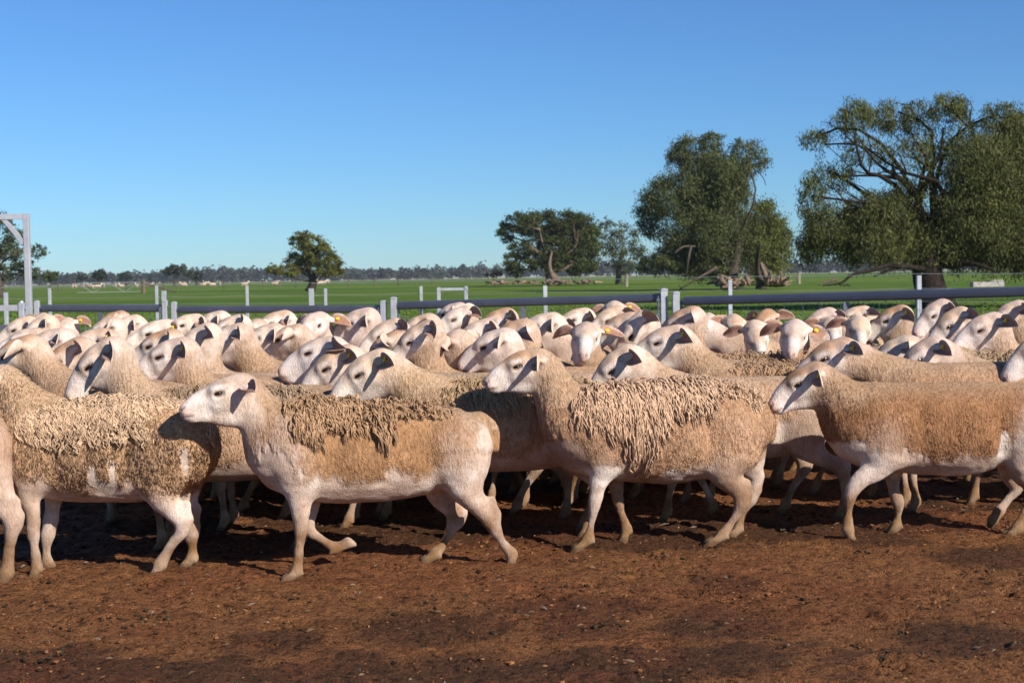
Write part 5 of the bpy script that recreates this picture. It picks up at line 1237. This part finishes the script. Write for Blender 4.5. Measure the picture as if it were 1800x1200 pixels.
for (x, y, rx, ry, D, lab, sd_) in ((174, 483, 12, 9, 320, 'small round far tree, first left of the strainer post', 15), (308, 473, 17, 11, 340, 'largest far tree of the left horizon, above the left gate posts', 16), (330, 480, 9, 7, 380, 'pale far tree touching the largest far tree on its right', 17), (345, 484, 9, 7, 350, 'small dark far tree right of the pale far one', 18), (143, 484, 10, 7, 420, 'far dark gum crown left of the small round far tree', 19), (222, 484, 12, 8, 420, 'far dark gum crowns above the wide pipe gate', 20)):
    make_tree(lab, (x, horizon(x) + 4), D, [(x, y, rx, ry, 1.1), (x - rx * .6, y + 3, rx * .6, ry * .7, 1), (x + rx * .5, y + 2, rx * .6, ry * .7, 1)], .35, (.040, .050, .028), (.45, .7), .1, 1.5, (), .35, sd_, name='far_tree', sub=10)
make_tree('low dark bush left of the dark domed tree', (869, 490), 175, [(868, 481, 10, 5, 1.2), (876, 479, 7, 4, 1.0), (860, 484, 7, 3, 1)], .12, (.022, .030, .012), (.2, .3), .1, 2.0, (), .3, 21, name='bush', sub=10)

def treeline():
    rng = np.random.default_rng(31); P = []; C = []
    for k in range(950):
        D = rng.uniform(860, 1100); px = rng.uniform(-160, 1960) ; p = at(px, 480, D)
        h = rng.uniform(6.0, 10) * (.8 + .5 * vnoise(np.array([[px * .012, 0, 0]]), 1, 5)[0]) * (1.0 if px > 560 else 1.05); w = rng.uniform(4, 9)
        nl = 85; a = nrm(rng.normal(0, 1, (nl, 3))) * rng.uniform(.3, 1, (nl, 1)) ** .4
        cl = rng.normal(0, .3, (6, 3)); kk = rng.integers(0, 6, nl)
        q = np.array([p[0], D, h * .50]) + (a * .62 + cl[kk]) * np.array([w * .62, w * .5, h * .5]); q[:, 2] = np.maximum(q[:, 2], .3)
        P.append(q); C.append(np.array([.046, .056, .038]) * rng.uniform(.6, 1.4) * rng.uniform(.75, 1.25, (nl, 1)))
    P = np.vstack(P); C = np.vstack(C); n = len(P)
    d = nrm(rng.normal(0, 1, (n, 3))); w = nrm(np.cross(d, rng.normal(0, 1, (n, 3)))); L = rng.uniform(.5, 1.3, (n, 1))
    V = np.stack([P - d * L, P + w * L * .8, P + d * L, P - w * L * .8], 1).reshape(-1, 3); b0 = np.arange(n)[:, None] * 4
    T = np.concatenate([b0 + np.array([[0, 1, 2]]), b0 + np.array([[0, 2, 3]])])
    tag(link('far_woodland', new_mesh('far_woodland', V, T, [MAT_LEAF], np.repeat(C, 4, 0), smooth=False)), 'long bluish line of gum woodland along the horizon', 'woodland', kind='stuff')
treeline()

def logs():
    rng = np.random.default_rng(41)
    def pile(lab, items, col):
        root = None
        mb = MB()
        for (x0, y0, x1, y1, D, r, s) in items:
            a = at(x0, y0, D); b = at(x1, y1, D - s); a[2] = max(a[2], r * .8); b[2] = max(b[2], r * .5); k = 6; off = rng.normal(0, .06 * np.linalg.norm(b - a), 3)
            pts = [a + (b - a) * t + off * math.sin(math.pi * t) for t in np.linspace(0, 1, k)]
            mb.tube(pts, np.linspace(r, r * .45, k), 7, c=np.array(col) * rng.uniform(.6, 1.3), jit=.18, rng=rng)
        o = link('fallen_timber', mb.mesh('fallen_timber', [MAT_WOOD], True)); return tag(o, lab, 'logs')
    it = []
    for k in range(26):
        x = rng.uniform(1255, 1320); it.append((x, rng.uniform(486, 500), x + rng.uniform(-38, 30), rng.uniform(494, 506), 93 + rng.uniform(-2, 2), rng.uniform(.06, .2), rng.uniform(-1.5, 1.5)))
    pile('heap of pale dead roots and branches under the tall ragged tree', it, (.25, .17, .115))
    it = []
    for k in range(34):
        x = rng.uniform(1345, 1372); a = rng.uniform(-.4, 1.6); it.append((x, 501, x + math.cos(a) * rng.uniform(8, 30), 501 - abs(math.sin(a)) * rng.uniform(8, 32), 95 + rng.uniform(-2, 1), rng.uniform(.04, .16), rng.uniform(-1.5, 1.5)))
    it.append((1350, 500, 1337, 462, 94, .2, 0)); it.append((1352, 500, 1385, 498, 94, .16, 0))
    pile('fan of torn roots from a toppled trunk beneath the light green tree', it, (.26, .18, .125))
    it = []
    for k in range(46):
        x = rng.uniform(858, 1056); it.append((x, rng.uniform(493, 498), x + rng.uniform(-16, 16), rng.uniform(494, 500), 150 + rng.uniform(-6, 6), rng.uniform(.06, .2), rng.uniform(-2, 2)))
    pile('scatter of fallen branches around the dark domed tree', it, (.22, .15, .10))
    it = [(1470, 492, 1440, 501, 60, .08, 1)] + [(1458 + k * 6, 500, 1450 + k * 9, 502, 60, .04, .5) for k in range(6)]
    pile('thin fallen limb on the grass left of the big pepper tree', it, (.12, .09, .06))
logs()

def far_sheep():
    G = grow(base_spec(1), .045, .035); fm = fleece_mask(G); c = coat(G, fm, tan=PALE)
    me = new_mesh('far_sheep', G['V'], G['Q'], [MAT_SHEEP], c)
    rng = np.random.default_rng(9)
    xs = [128, 133, 147, 155, 160, 172, 181, 203, 213, 253, 263, 323, 357, 373, 386, 430, 483, 556, 562, 569, 577, 320, 240]
    xs.sort(); od = 'first second third fourth fifth sixth seventh eighth ninth tenth eleventh twelfth thirteenth fourteenth fifteenth sixteenth seventeenth eighteenth nineteenth twentieth twenty-first twenty-second twenty-third'.split()
    for k, px in enumerate(xs):
        D = rng.uniform(215, 260); p = at(px, 495, D)
        o = link('far_sheep', me, None, (p[0], D, 0)); o.rotation_euler = (0, 0, rng.uniform(0, 6.28)); o.scale = (1.2,) * 3
        tag(o, 'tiny pale sheep grazing far out in the paddock, %s of them from the left' % od[k], 'sheep', 'distant sheep grazing in the paddock')
far_sheep()

def haze():
    mb = bpy.data.meshes.new('haze')
    x0, x1, y0, y1, z0, z1 = -1300, 1300, -60, 1300, -1.0, 15.0
    mb.from_pydata([(x, y, z) for x in (x0, x1) for y in (y0, y1) for z in (z0, z1)], [], [(0, 1, 3, 2), (4, 6, 7, 5), (0, 4, 5, 1), (2, 3, 7, 6), (0, 2, 6, 4), (1, 5, 7, 3)])
    m = bpy.data.materials.new('haze'); m.use_nodes = True; nt = m.node_tree; nt.nodes.clear()
    o = nd(nt, 'ShaderNodeOutputMaterial'); v = nd(nt, 'ShaderNodeVolumePrincipled'); v.inputs['Density'].default_value = .00013; v.inputs['Color'].default_value = (.80, .88, 1, 1); v.inputs['Anisotropy'].default_value = 0.0
    nt.links.new(v.outputs[0], o.inputs['Volume']); mb.materials.append(m)
    tag(link('haze', mb), 'thin pale air haze lying over the whole plain', kind='stuff')
haze()
